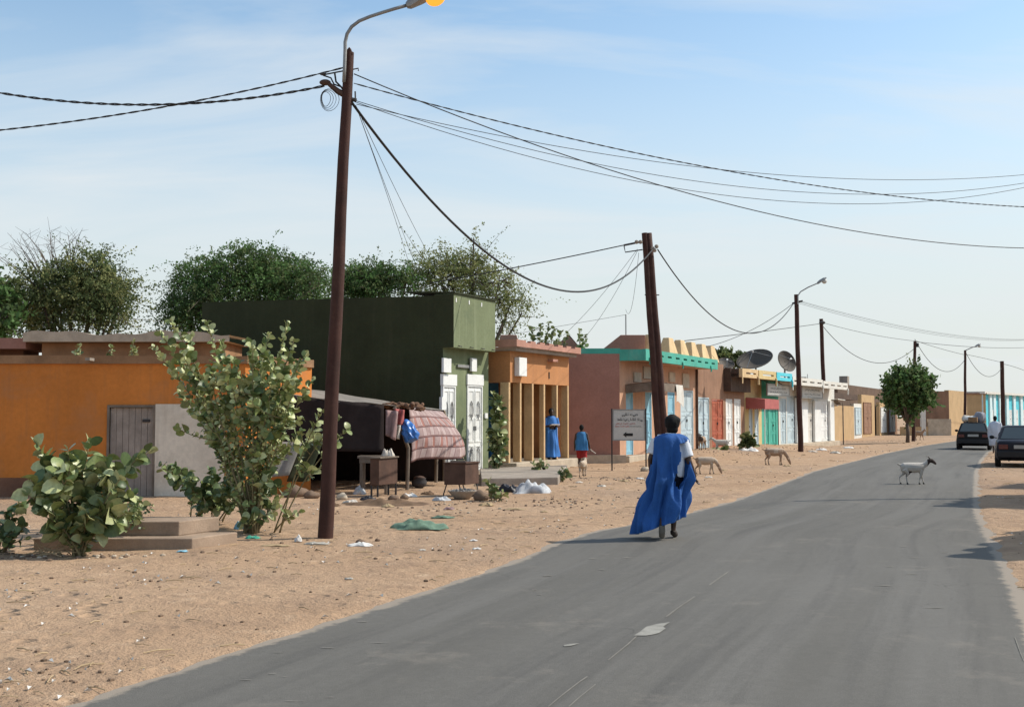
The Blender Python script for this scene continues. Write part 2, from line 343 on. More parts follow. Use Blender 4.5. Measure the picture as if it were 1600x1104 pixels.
def asphalt_mat():
    m = bpy.data.materials.new('asphalt'); m.use_nodes = True; t = m.node_tree; b = t.nodes['Principled BSDF']
    tx = N(t, 'ShaderNodeTexCoord').outputs['Object']
    la = N(t, 'ShaderNodeAttribute', attribute_name='lat').outputs['Fac']; lb = N(t, 'ShaderNodeAttribute', attribute_name='rlat').outputs['Fac']
    o = _mix(t, _noise(t, tx, .35, 7, .6, .3, .7), (.128, .120, .104), (.154, .144, .126))
    # wheel tracks and long wear bands running with the road
    cb = N(t, 'ShaderNodeCombineXYZ'); t.links.new(la, cb.inputs[0]); sy = N(t, 'ShaderNodeSeparateXYZ'); t.links.new(tx, sy.inputs[0])
    yq = N(t, 'ShaderNodeMath', operation='MULTIPLY', inp={1: .045}); t.links.new(sy.outputs[1], yq.inputs[0]); t.links.new(yq.outputs[0], cb.inputs[1])
    o = _mix(t, _noise(t, cb.outputs[0], 1.5, 5, .55, .42, .75), o, (.182, .172, .154))
    o = _mix(t, _noise(t, cb.outputs[0], 4.0, 5, .6, .50, .85), o, (.094, .088, .080))
    o = _mix(t, _noise(t, tx, 140, 3, .7, .35, .7), o, _mix(t, 1.0, o, (.62, .62, .62), 'MULTIPLY'))
    o = _mix(t, _noise(t, tx, 220, 2, .7, .62, .72), o, (.26, .25, .23))
    o = _mix(t, _noise(t, tx, 11, 6, .7, .3, .72), _mix(t, 1.0, o, (.86, .86, .86), 'MULTIPLY'), o)
    o = _mix(t, _noise(t, tx, .8, 8, .75, .56, .82), o, (.215, .190, .158))
    vc = N(t, 'ShaderNodeTexVoronoi', feature='DISTANCE_TO_EDGE', inp={'Scale': .45, 'Randomness': 1.0}); wv = N(t, 'ShaderNodeVectorMath', operation='ADD')
    nz_ = N(t, 'ShaderNodeTexNoise', inp={'Scale': 2.0, 'Detail': 6.0}); t.links.new(tx, nz_.inputs['Vector']); t.links.new(tx, wv.inputs[0]); t.links.new(nz_.outputs['Color'], wv.inputs[1]); t.links.new(wv.outputs[0], vc.inputs['Vector'])
    ck = N(t, 'ShaderNodeMapRange', inp={'From Min': .001, 'From Max': .006, 'To Min': .55, 'To Max': 0.0}); t.links.new(vc.outputs['Distance'], ck.inputs[0])
    km = N(t, 'ShaderNodeMath', operation='MULTIPLY'); t.links.new(ck.outputs[0], km.inputs[0]); t.links.new(_noise(t, tx, .3, 4, .6, .5, .62), km.inputs[1]); o = _mix(t, km.outputs[0], o, (.05, .046, .042))
    # crumbling dusty margins
    w1 = _noise(t, tx, 3.2, 8, .72)
    for src, wdt in ((la, .08), (lb, .10)):
        a = N(t, 'ShaderNodeMath', operation='MULTIPLY_ADD', inp={1: -.34}); t.links.new(w1, a.inputs[0]); t.links.new(src, a.inputs[2])
        e = N(t, 'ShaderNodeMapRange', interpolation_type='SMOOTHSTEP', inp={'From Min': wdt-.24, 'From Max': wdt-.16, 'To Min': .80, 'To Max': 0.0}); t.links.new(a.outputs[0], e.inputs[0])
        o = _mix(t, e.outputs[0], o, (.315, .262, .205))
    t.links.new(o, b.inputs['Base Color']); b.inputs['Roughness'].default_value = .82; b.inputs['Specular IOR Level'].default_value = .3
    bn = N(t, 'ShaderNodeBump', inp={'Strength': .45, 'Distance': .012}); t.links.new(_noise(t, tx, 130, 4, .7), bn.inputs['Height']); t.links.new(bn.outputs[0], b.inputs['Normal'])
    return m
rm.materials.append(asphalt_mat()); road = bpy.data.objects.new('road', rm); COL.objects.link(road); tag(road, 'worn grey asphalt road curving away to the right', kind='structure')
def rz_(x, y):
    u = (x-float(xl(y))+.25)/(float(xr(y)-xl(y))+.5); return .03*(1-(2*u-1)**2)-.01
M_chip = mat('pale_chip', (.27, .25, .215), var=.25, scale=9, fine=.2, bump=.1)
M_chalk = mat('worn_white_paint', (.34, .325, .285), var=.25, scale=9, fine=.2, bump=.1)
def scuff(pts, name='paint_scuff'):
    q = []
    for px, py in pts:
        p = G(px, py, .015); p = G(px, py, rz_(p.x, p.y)+.005); q.append((p.x, p.y, p.z))
    mb = MB(); mb.add(q, [tuple(range(len(q)))]); o = mb.build(name, M_chalk if name == 'paint_scuff' else M_chip, road)
    bm = bmesh.new(); bm.from_mesh(o.data)
    if bm.faces[:] and bm.faces[:][0].normal.z < 0: bmesh.ops.reverse_faces(bm, faces=bm.faces[:])
    bm.to_mesh(o.data); bm.free()
scuff([(990, 992), (1000, 986), (1010, 978), (1026, 974), (1047, 971), (1036, 978), (1040, 981), (1030, 988), (1022, 990), (1010, 992)])
def scratch(pts, w=1.0):
    up = [(x, y-w/2*random.uniform(.5, 1.2)) for x, y in pts]; dn = [(x+w, y+w/2*random.uniform(.5, 1.2)) for x, y in reversed(pts)]
    scuff(up+dn, 'paint_line')
scratch([(950, 1030), (965, 1018), (980, 1006), (994, 993)]); scratch([(1040, 963), (1060, 948), (1085, 931)])
scratch([(856, 1103), (880, 1083), (905, 1064), (917, 1056)]); scratch([(888, 1103), (905, 1088), (930, 1068)], 1.0); scratch([(1108, 913), (1125, 901), (1138, 892)], 1.0)
scratch([(1585, 995), (1592, 1015), (1599, 1032)], 2); scuff([(880, 1007), (890, 1005), (906, 1004), (892, 1008), (882, 1009)])
for px, py, wd in ((592, 1003, 36), (512, 1011, 24), (435, 1018, 20), (566, 970, 18), (382, 1061, 26), (425, 1051, 14), (445, 1056, 12), (460, 1094, 40), (940, 889, 14), (925, 872, 16), (856, 899, 18),
                   (1425, 896, 20), (1380, 914, 34), (1428, 870, 16), (1412, 853, 14), (1390, 884, 12), (1460, 949, 40), (1475, 862, 12), (835, 921, 10), (843, 928, 9), (980, 870, 16), (515, 1088, 16)):
    scuff([(px-wd/2, py+.2), (px-wd*.3, py-.5*random.random()), (px-wd*.1, py-.3), (px+wd*.15, py-.7*random.random()), (px+wd*.35, py-.2), (px+wd/2, py), (px+wd*.25, py+.5*random.random()), (px, py+.4), (px-wd*.25, py+.7*random.random())], 'pale_chip')
# small stones and scraps lying on the sand: uncountable
M_peb = mat('pebble', (.24, .165, .11), var=.5, scale=1.3, bump=.1); M_str = mat('dry_straw', (.42, .31, .18), var=.3, bump=0)
M_lit = mat('pale_litter', (.62, .60, .56), var=.3, scale=.7, bump=0)
def scatter(n, kind):
    mb = MB(); k = 0
    while k < n:
        d = 6.3/random.uniform(.075, 1.0) if random.random() < .8 else random.uniform(22, 75); a = random.uniform(-.46, .46); x, y = d*a, d
        if d > 78: continue
        sl = (float(xl(y))-x)*.9; sr = (x-float(xr(y)))*.9
        if max(sl, sr) < .1 or sl > 14 or sr > 9: continue
        if float(snoise(np.float64(x), np.float64(y), 5.0, 7)) < .02 and random.random() < .8: continue
        z = gzz(x, y); k += 1
        if kind == 'peb':
            r = random.choice((.004, .005, .006, .008, .011, .016))*random.uniform(.7, 1.3)*(1+d/45)
            M = Matrix.Rotation(random.uniform(0, 6.28), 3, 'Z')
            mb.ell((x, y, z+r*.3), (r*1.3, r, r*.7), M, 5, 3)
        elif kind == 'straw':
            L = random.uniform(.02, .10)*(1+d/60); q = random.uniform(0, 3.14); dx, dy = math.cos(q)*L, math.sin(q)*L; r = random.uniform(.002, .004)*(1+d/30)
            mb.tube([(x-dx, y-dy, z+.012), (x, y, z+.02), (x+dx, y+dy, z+.01)], r, 4)
        else:
            L = random.uniform(.008, .03)*(1+d/35); q = random.uniform(0, 3.14); c, s_ = math.cos(q)*L, math.sin(q)*L
            mb.add([(x-c, y-s_, z+.012), (x+s_*.6, y-c*.6, z+.035), (x+c, y+s_, z+.015), (x-s_*.6, y+c*.6, z+.03)], [(0, 1, 2), (0, 2, 3)])
    return mb
tag(scatter(750, 'peb').build('pebbles', M_peb), 'small dark stones strewn over the sandy verge', kind='stuff')
tag(scatter(300, 'straw').build('dry_stalks', M_str), 'dry stalks and twigs strewn over the sand', kind='stuff')
tag(scatter(330, 'lit').build('scattered_litter', M_lit), 'pale scraps of paper and plastic strewn on the sand', kind='stuff')
# ------------------------------------------------------------------ materials of the street
M = {}
M['orange'] = mat('orange_plaster', (.60, .205, .042), var=.13, scale=.7, stain=(.44, .19, .075), stain_amt=.75, stain_scale=.8, streak=(.34, .15, .06), streak_amt=.5, bump=.4)
M['orange_dk'] = mat('weathered_brown_plaster', (.30, .17, .09), var=.25, scale=2, stain=(.16, .10, .06))
M['brownbase'] = mat('brown_painted_base', (.19, .095, .06), var=.2, stain=(.30, .2, .13))
M['greydoor'] = mat('grey_door_wood', (.33, .275, .235), var=.25, scale=3, stain=(.22, .18, .15), streak=(.22, .18, .15), streak_amt=.7, bump=.3)
M['cream'] = mat('cream_plaster', (.74, .655, .54), var=.10, scale=1.0, stain=(.42, .34, .25), stain_amt=.45, streak=(.42, .35, .28))
M['concrete'] = mat('grey_concrete', (.34, .29, .24), var=.2, scale=2.5, stain=(.22, .18, .14), bump=.45)
M['lightconc'] = mat('pale_concrete', (.50, .42, .32), var=.2, scale=2.5, stain=(.33, .26, .19), bump=.45)
M['stepconc'] = mat('brown_grey_concrete', (.34, .25, .18), var=.2, scale=2.5, stain=(.24, .17, .12), bump=.45)
M['palepil'] = mat('pale_cyan_pilaster', (.62, .76, .78), var=.08, rough=.7)
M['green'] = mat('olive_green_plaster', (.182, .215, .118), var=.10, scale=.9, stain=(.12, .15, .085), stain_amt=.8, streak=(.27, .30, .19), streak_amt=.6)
M['greenside'] = mat('shaded_green_plaster', (.036, .043, .019), var=.18, scale=.9, stain=(.027, .031, .016), stain_amt=.6, streak=(.055, .056, .03), streak_amt=.4, bump=.4)  # side wall's shade is put into this darker copy of the green
M['white'] = mat('white_metal_paint', (.80, .81, .79), rough=.55, var=.06, scale=2, stain=(.52, .47, .40), stain_amt=.4, bump=.06, spec=.4)
M['whitewall'] = mat('white_wash', (.70, .68, .62), var=.10, scale=1.2, stain=(.48, .42, .34), stain_amt=.5, streak=(.45, .38, .30), streak_amt=.5)
M['iron'] = mat('dark_iron', (.05, .045, .045), rough=.6, var=.3, bump=.1)
M['ochre'] = mat('ochre_orange_plaster', (.50, .23, .095), var=.12, scale=1.0, stain=(.38, .19, .10), streak=(.34, .17, .09))
M['pillar'] = mat('sandy_pillar_plaster', (.60, .41, .22), var=.14, scale=1.4, stain=(.37, .22, .11), streak=(.34, .2, .1))
M['pinkcap'] = mat('salmon_plaster', (.47, .25, .19), var=.15, stain=(.33, .18, .13))
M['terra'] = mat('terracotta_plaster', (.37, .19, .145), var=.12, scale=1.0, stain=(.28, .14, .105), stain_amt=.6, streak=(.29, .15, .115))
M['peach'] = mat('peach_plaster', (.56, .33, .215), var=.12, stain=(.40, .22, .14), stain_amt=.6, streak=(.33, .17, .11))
M['teal'] = mat('teal_paint', (.075, .40, .31), var=.14, scale=1.6, stain=(.25, .40, .33), stain_amt=.35, streak=(.12, .26, .2), rough=.7)
M['turq'] = mat('turquoise_paint', (.10, .58, .68), var=.12, scale=1.2, stain=(.35, .55, .6), stain_amt=.3, rough=.7)
M['merlon'] = mat('sand_yellow_plaster', (.68, .50, .28), var=.12, stain=(.48, .33, .17), streak=(.36, .23, .12))
M['brownwall'] = mat('mud_brown_plaster', (.29, .165, .105), var=.18, scale=1.3, stain=(.40, .25, .17), streak=(.17, .10, .07), streak_amt=.7)
M['darkwall'] = mat('shade_dark_plaster', (.085, .055, .04), var=.3, scale=1.6, stain=(.16, .10, .07), streak=(.04, .03, .025), streak_amt=.7)  # shade of overhangs, canopy end and recess put into the colour
M['skyblue'] = mat('pale_blue_door_paint', (.26, .50, .62), rough=.6, var=.1, stain=(.42, .5, .5), stain_amt=.4, bump=.06)
M['paleblue'] = mat('washed_blue_door_paint', (.50, .60, .64), rough=.6, var=.1, stain=(.40, .40, .36), stain_amt=.4, bump=.06)
M['reddoor'] = mat('red_oxide_door_paint', (.38, .095, .05), rough=.65, var=.15, stain=(.42, .2, .12), bump=.06)
M['creamwall'] = mat('pale_yellow_plaster', (.63, .49, .24), var=.1, stain=(.45, .33, .17), streak=(.42, .31, .17))
M['redawn'] = mat('red_awning_canvas', (.42, .13, .12), var=.15, rough=.9, stain=(.5, .2, .18), bump=.15)
M['tanwall'] = mat('tan_mud_wall', (.50, .34, .18), var=.14, scale=.9, stain=(.36, .24, .13), streak=(.36, .24, .14))
M['wood'] = mat('grey_weathered_wood', (.20, .16, .125), var=.3, scale=3, stain=(.12, .09, .07), streak=(.12, .095, .075), streak_amt=.7, bump=.3)
M['polewood'] = mat('creosoted_pole_wood', (.062, .026, .019), var=.3, scale=3, streak=(.035, .018, .014), streak_amt=.7, stain=(.14, .075, .05), bump=.35, rough=.75)
M['steel'] = mat('galvanised_steel', (.33, .33, .32), rough=.5, metal=.6, var=.15, bump=.05, stain=(.2, .17, .14))
M['cable'] = mat('black_cable', (.035, .035, .036), rough=.6, var=.2, bump=0)
M['rust'] = mat('rusty_brown_sheet', (.098, .054, .038), rough=.75, var=.3, scale=3, stain=(.17, .10, .065), streak=(.05, .03, .024), bump=.25)
M['tarp'] = mat('black_brown_tent_cloth', (.026, .018, .017), var=.25, scale=3, stain=(.042, .03, .026), rough=.95, bump=.4, bscale=120)
M['tarpgrey'] = mat('dusty_grey_tarp', (.22, .20, .175), var=.2, scale=2, stain=(.13, .11, .095), rough=.95, bump=.3)
M['dish'] = mat('grey_dish_mesh', (.10, .085, .07), rough=.7, var=.15, stain=(.10, .08, .065), bump=.05)
M['sign'] = mat('off_white_signboard', (.58, .57, .53), rough=.6, var=.06, stain=(.42, .40, .36), stain_amt=.4, bump=.03)
M['black'] = mat('black_lettering', (.03, .03, .03), var=.1, bump=0)
M['redtxt'] = mat('red_lettering', (.55, .10, .08), var=.1, bump=0)
M['dark'] = mat('dark_interior', (.035, .028, .024), var=.2, bump=.1)
M['bluewall'] = mat('deep_blue_door_paint', (.04, .16, .30), var=.15, rough=.7, stain=(.06, .10, .16))
def metal_door(parent, x0, x1, z0, z1, m, y=0.0, leaves=2, ornament=False, frame=None, bars=False):
    """door: frame mesh at y, leaves slightly behind; local x-z plane, street side is -y"""
    w = x1-x0; f = min(.05, w*.08)
    mb = MB(); mb.wall(x0, x1, z0, z1, y-.03, y+.05, [(x0+f, x1-f, z0-.01, z1-f)])
    d = mb.build('door', frame or m, parent)
    for k in range(leaves):
        a = x0+f+(w-2*f)*k/leaves+.006; b = x0+f+(w-2*f)*(k+1)/leaves-.006
        mb = MB(); mb.box(a, b, y+.005, y+.03, z0+.015, z1-f-.01)
        H = z1-f-z0; g = (b-a)*.16
        for (c, e) in ((.04, .30), (.34, .62), (.66, .96)):
            mb.wall(a+g*.5, b-g*.5, z0+H*c, z0+H*e, y-.012, y+.006, [(a+g*1.1, b-g*1.1, z0+H*c+g*.6, z0+H*e-g*.6)])
        mb.build('door_leaf', m, d)
        cx = (a+b)/2
        if ornament:
            for cz in (z0+H*.17, z0+H*.72):
                mb = MB()
                hh = H*.11; ww = (b-a)*.30
                for s in (-1, 1):
                    for q in (.45, 1.0):
                        mb.tube([(cx+s*ww*q*math.sin(t), y-.02, cz+hh*math.cos(t)*(1.15-.3*q)) for t in np.linspace(.15, 3.0, 9)], .0055, 5)
                mb.tube([(cx, y-.02, cz-hh), (cx, y-.02, cz+hh)], .005, 5)
                mb.build('scrollwork', M['iron'], d)
        mb = MB(); hx = b-.05 if k == 0 and leaves > 1 else a+.05
        mb.box(hx-.012, hx+.012, y-.035, y+.0, z0+H*.48, z0+H*.53); mb.build('handle', M['iron'], d)
    return d
def script_line(mb, x0, x1, z, h, y, words=3):
    """a line of flowing right-to-left script drawn as flat strokes"""
    L = (x1-x0); gap = L*.05; ww = (L-gap*(words-1))/words; t_ = h*.13
    def bar(a, b, c, d): mb.box(a, b, y-.004, y, c, d)
    for k in range(words):
        a = x0+k*(ww+gap); bar(a, a+ww, z, z+t_)
        x = a
        while x < a+ww-t_:
            u = random.random(); e = min(random.uniform(.10, .2)*ww+t_, a+ww-x)
            if u < .28: bar(x, x+t_, z, z+h)
            elif u < .55: bar(x, x+t_, z, z+h*.45); bar(x, x+e*.8, z+h*.40, z+h*.40+t_)
            elif u < .75: bar(x, x+e*.7, z-h*.35, z-h*.35+t_); bar(x+e*.6, x+e*.6+t_, z-h*.35, z+t_)
            else: bar(x, x+t_*1.3, z+h*.6, z+h*.6+t_*1.3); bar(x+t_*1.8, x+t_*3, z+h*.6, z+h*.6+t_*1.3)
            x += e
# ------------------------------------------------------------------ orange house on the left
F = Fr((0, 25.0, 0), 0.0)
xr0 = F.hit(383, 600)[0]; ztop = F.hit(200, 557)[1]
H = thing('orange_house', 'long low orange plastered house with grey wooden door behind the bushes', 'house', F.o)
d0, dz1 = F.hit(172, 636)[0], F.hit(172, 636)[1]; d1 = F.hit(240, 636)[0]
XL = -15.5; e2 = Vector((xr0+1.07, 2.15))
mb = MB(); mb.wall(XL, xr0, -.1, ztop-.15, 0, .3, [(d0, d1, -.2, dz1)]); mb.build('front_wall', M['orange'], H)
mb = MB(); P0 = Vector((xr0, .001)); q = [(P0.x, P0.y), (e2.x, e2.y), (e2.x-1.5, e2.y+6), (xr0-.9, 6.5), (xr0-.3, .32)]
mb.prism(q, -.1, ztop-.152); mb.build('end_wall', M['orange'], H)
mb = MB(); mb.prism([(XL, .3), (xr0-.35, .302), (xr0-.95, 6.5), (XL, 6.5)], ztop-.45, ztop-.2); mb.build('roof', M['orange_dk'], H)
mb = MB()
x = XL
while x < xr0:
    e = min(x+random.uniform(1.5, 2.6), xr0+.05); j = random.uniform(-.012, .012)
    mb.box(x, e-.004, -.06+j*.5, .32, ztop-.155, ztop+.02+j); x = e
mb.build('parapet', M['orange_dk'], H)
mb = MB(); n_ = Vector((2.15, -1.07)).normalized()*.06
mb.prism([(xr0+.055+n_.x*.0, -.06), (e2.x+n_.x, e2.y+n_.y), (e2.x-.3, e2.y+.3), (xr0+.055, .3)], ztop-.15, ztop+.03); mb.build('end_parapet', M['orange_dk'], H)
bx0, bz = F.hit(62, 746); mb = MB(); mb.box(XL, bx0+.05, -.025, 0.01, -.1, bz); mb.build('base_band', M['brownbase'], H)
px0, pz1 = F.hit(241, 631); px1 = F.hit(352, 631)[0]
mb = MB(); mb.box(d1+.05, px1, -.03, .01, -.1, pz1); mb.build('cream_panel', M['cream'], H)
mb = MB(); mb.wall(d0-.05, d1+.045, -.1, dz1+.05, -.035, .1, [(d0, d1, -.2, dz1)]); dfo = mb.build('door_frame', M['wood'], H)
npl = 7
for k in range(npl):
    a = d0+(d1-d0)*k/npl; mb = MB(); mb.box(a+.004, a+(d1-d0)/npl-.004, .03+random.uniform(0, .006), .07, .02, dz1-.01); mb.build('plank', M['greydoor'], dfo)
mb = MB(); mb.box(d1-.24, d1-.08, .005, .03, dz1-.32, dz1-.26); mb.build('hasp', M['iron'], dfo)
sx, sz = F.hit(146, 559); mb = MB(); mb.box(sx-.05, sx+.05, -.35, 0, ztop-.10, ztop-.04); mb.build('rain_spout', M['concrete'], H)
ztop_or = ztop-.2
# house behind it with a pale slab roof
F2 = Fr((0, 30.0, 0), 0.0)
a0, zt = F2.hit(45, 520); a1 = F2.hit(262, 523)[0]
H2 = thing('rear_house', 'brown house with pale slab roof rising behind the orange house', 'house', F2.o)
mb = MB(); mb.box(a0+.35, a1+1.5, 0, 1.9, 0, zt-.26); mb.build('wall', M['orange_dk'], H2)
mb = MB(); mb.sheet(lambda u, v: (a0+(a1+1.7-a0)*u, -.35+2.4*v, zt-.02+.05*math.sin(u*11)*(1-v)+.03*math.sin(u*31)), 24, 3)
mb.sheet(lambda u, v: (a0+(a1+1.7-a0)*(1-u), -.35+2.4*v, zt-.25), 24, 3); mb.sheet(lambda u, v: (a0+(a1+1.7-a0)*u, -.35, zt-.25+(.23+.05*math.sin(u*11)+.03*math.sin(u*31))*v), 24, 1)
mb.build('roof_slab', M['lightconc'], H2)
a2, zt2 = F2.hit(52, 527); H3 = thing('red_brown_house', 'dark red brown house at the left edge behind the orange house', 'house', F2.o)
mb = MB(); mb.box(-16, a2-.5, .6, 1.6, 0, zt2-.3); mb.build('wall', M['brownbase'], H3)
mb = MB(); mb.box(-16, a2-.15, -.1, 1.8, zt2-.3, zt2-.02); mb.build('roof_slab', M['terra'], H3)
# two-step concrete stoop
c1 = G(300, 861); c1b = G(52, 861); u_ = Vector((math.cos(STREET), math.sin(STREET), 0)); 
ST = thing('concrete_steps', 'two low concrete steps between the two broad-leaved bushes', 'steps', (c1.x, c1.y, 0))
mb = MB(); e = u_*.9; mb.prism([(0, 0), (e.x, e.y), (c1b.x-c1.x, e.y), (c1b.x-c1.x, 0)], -.1, .17); mb.build('lower_step', M['stepconc'], ST, bevel=.015)
c2 = Vector((-.26, .30, 0)); e = u_*.8; mb = MB(); mb.prism([(c2.x, c2.y), (c2.x+e.x, c2.y+e.y), (-1.6, c2.y+e.y), (-1.6, c2.y)], .168, .36); mb.build('upper_step', M['stepconc'], ST, bevel=.015)
# ------------------------------------------------------------------ tall green shop
A = Vector((-1.98, 33.0, 0)); F = Fr(A, STREET)
GB = thing('green_shop', 'tall olive green shop with overhanging upper storey and white doors', 'shop', A, STREET)
Wf = F.hit(763, 720)[0]; zt = F.hit(694, 452, -.35)[1]; zo = F.hit(694, 541, -.35)[1]
far = F.loc((-9.45, 35.0)); back = F.loc((-8.0, 41.5)); 
doors = []
for (pa, pb) in ((689, 711), (727, 753)):
    doors.append((F.hit(pa+2, 650)[0], F.hit(pb, 650)[0], .12, F.hit(pa, 585)[1]))
mb = MB(); mb.wall(0, Wf, -.1, zo, 0, .3, [(a, b, c-.3, d) for a, b, c, d in doors]); mb.build('front_wall', M['green'], GB)
sd_ = Vector((far.x, far.y)); nrm = Vector((0, .0))
mb = MB(); mb.prism([(0, .3), (sd_.x, sd_.y), (sd_.x+.3, sd_.y+.25), (.3, .3)], -.1, zt-.10); mb.prism([(-.0, .002), (0, .298), (-.012, .298), (-.012, .002)], -.1, zo); mb.build('side_wall', M['greenside'], GB)  # shade in the colour; thin skin also darkens the front wall's end
mb = MB(); mb.prism([(0, .305), (.3, .305), (Wf, .305), (Wf+.2, 8.5), (back.x, back.y), (sd_.x+.3, sd_.y+.255)], zt-.35, zt-.16); mb.build('roof', M['concrete'], GB)
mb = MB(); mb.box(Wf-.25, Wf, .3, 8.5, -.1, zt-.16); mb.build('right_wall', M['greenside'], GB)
xo1 = F.hit(774, 500, -.35)[0]
mb = MB(); mb.box(.0, xo1, -.35, .295, zo, zt-.06); mb.build('upper_storey', M['green'], GB, bevel=.012)
mb = MB(); mb.add([(-.012, -.345, zo+.005), (-.012, .296, zo+.005), (-.012, .296, zt-.07), (-.012, -.345, zt-.07)], [(3, 2, 1, 0)]); mb.add([(-.001, -.345, zo+.005), (-.001, .296, zo+.005), (-.001, .296, zt-.07), (-.001, -.345, zt-.07)], [(0, 1, 2, 3)]); mb.build('upper_storey_side_shade', M['greenside'], GB)  # thin dark skin painting shade on the end of the overhang
mb = MB(); mb.add([(-.02, -.40, zt-.055), (xo1+.03, -.40, zt-.055), (xo1+.03, 1.2, zt+.02), (-.02, 1.2, zt+.02), (-.02, -.40, zt-.01), (xo1+.03, -.40, zt-.01), (xo1+.03, 1.2, zt+.07), (-.02, 1.2, zt+.07)],
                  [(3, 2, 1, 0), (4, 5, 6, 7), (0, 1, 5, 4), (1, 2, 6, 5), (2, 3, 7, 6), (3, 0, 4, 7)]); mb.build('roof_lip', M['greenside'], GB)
# rusty drips at hooks along the overhang
for k in range(4):
    x = xo1*(.1+.27*k); mb = MB(); mb.tube([(x, -.36, zo+.06), (x, -.40, zo+.05), (x+.12, -.41, zo+.045)], .014, 5); mb.build('hook', M['iron'], GB)
for k in range(3):
    x = xo1*(.04+.3*k); mb = MB(); mb.box(x, x+.05, -.362, -.35, zt-.30, zt-.18); mb.build('bracket', M['white'], GB)
for a, b, c, d in doors:
    zh = d-.30; metal_door(GB, a+.003, b-.003, c, zh, M['white'], y=.0, ornament=True)
    mb = MB(); mb.box(a-.03, b+.03, -.05, .05, zh+.002, d+.02); mb.build('door_head', M['white'], GB)
    mb = MB(); mb.box(a, b, -.12, .3, c-.12, c-.002); mb.build('threshold', M['concrete'], GB)
for (pa, pb, p0, p1) in ((692, 704, 559, 584), (736, 744, 559, 582)):
    x0, z1 = F.hit(pa, p0, -.1); x1, z0 = F.hit(pb, p1, -.1); mb = MB(); mb.box(x0, x1, -.13, -.055, z0+.03, z1); mb.build('light_box', M['white'], GB, bevel=.01)
x0, z1 = F.hit(713, 569); x1, z0 = F.hit(733, 575); mb = MB(); mb.box(x0, x1, -.06, -.002, z0, z1); mb.build('tube_lamp', M['steel'], GB)
x0, z1 = F.hit(688, 620); x1, z0 = F.hit(692, 640); mb = MB(); mb.box(x0-.06, x1+.05, -.09, -.003, z0, z1); mb.build('meter_box', M['white'], GB)
x0, z1 = F.hit(756, 645); x1, z0 = F.hit(760, 653); mb = MB(); mb.box(x0, x1, -.05, -.003, z0, z1); mb.build('switch_box', M['white'], GB)
# low concrete forecourt slab
p1 = G(752, 760); p2 = G(872, 758); F = Fr((p1.x, p1.y, 0), STREET)
fq = [(p1.x, p1.y), (p2.x, p2.y), (1.75, 36.6), (.1, 35.3), (-.95, 34.3)]
mb = MB(); mb.prism([(x-p1.x, y-p1.y) for x, y in fq], -.1, .21)
o = mb.build('forecourt_slab', M['concrete'], None, loc=(p1.x, p1.y, 0), bevel=.02); tag(o, 'low grey concrete slab in front of the green and ochre shops', 'slab')
# ------------------------------------------------------------------ ochre arcade with pillars
A = Vector((-.06, 35.8, 0)); F = Fr(A, STREET)
AR = thing('pillared_arcade', 'ochre arcade building with row of square pillars and salmon parapet', 'building', A, STREET)
Wf = F.hit(889, 640)[0]; zl = F.hit(797, 597)[1]; zw = F.hit(797, 548)[1]; zp = F.hit(797, 529, -.3)[1]
mb = MB(); mb.box(0, Wf, 0, .25, zl, zw); mb.build('front_wall', M['ochre'], AR)
mb = MB(); mb.box(0, .22, .252, 3.4, zl, zw); mb.box(0, .22, 2.3, 3.4, .1, zl-.002); mb.build('side_wall', M['ochre'], AR)
mb = MB(); mb.box(Wf-.25, Wf, .252, 3.4, .1, zw); mb.build('right_wall', M['ochre'], AR)
bd = [(1.2, 2.0), (2.7, 3.7)]
mb = MB(); mb.wall(.222, Wf-.252, .1, zw, 2.6, 2.8, [(a, b, .0, 2.45) for a, b in bd]); mb.build('back_wall', M['bluewall'], AR)
for a, b in bd: metal_door(AR, a+.004, b-.004, .32, 2.44, M['bluewall'], y=2.66)
mb = MB(); mb.box(-.1, Wf+.1, -.25, 3.5, zw+.002, zw+.12); mb.build('roof', M['concrete'], AR)
mb = MB()
for s in range(1):
    hl = []
    for k in range(6):
        a = Wf*(.08+.155*k); hl += [(a, a+.33, zw+.27, zw+.34)]
    mb.wall(-.3, Wf+.18, zw+.122, zp, -.38, -.26, hl)
mb.build('parapet', M['pinkcap'], AR)
mb = MB(); mb.box(-.3, -.18, -.258, 3.2, zw+.122, zp); mb.build('side_parapet', M['pinkcap'], AR)
mb = MB(); mb.box(-.12, Wf+.12, -.28, 3.4, -.1, .31); mb.build('platform', M['lightconc'], AR, bevel=.02)
for pe, D_ in ((797.5, .30), (815, .25), (834, .30), (852, .17), (872, .19), (889, .26)):
    x = F.hit(pe, 660)[0]; mb = MB(); mb.box(x-.12, x, .0, D_, .308, zl-.002); mb.build('pillar', M['pillar'], AR, bevel=.012)
x0, z1 = F.hit(808, 558, -.1); x1, z0 = F.hit(820, 588, -.1); mb = MB(); mb.box(x0, x1, -.18, -.003, z0, z1); mb.build('light_box', M['white'], AR, bevel=.015)
x0, z1 = F.hit(860, 559, -.1); mb = MB(); mb.box(x0, x0+.4, -.2, -.003, z1-.12, z1-.04); mb.build('lamp_bracket', M['pinkcap'], AR)
x0, z1 = F.hit(857, 581); mb = MB(); mb.box(x0, x0+.06, -.02, -.003, z1-.22, z1); mb.build('slot', M['dark'], AR)
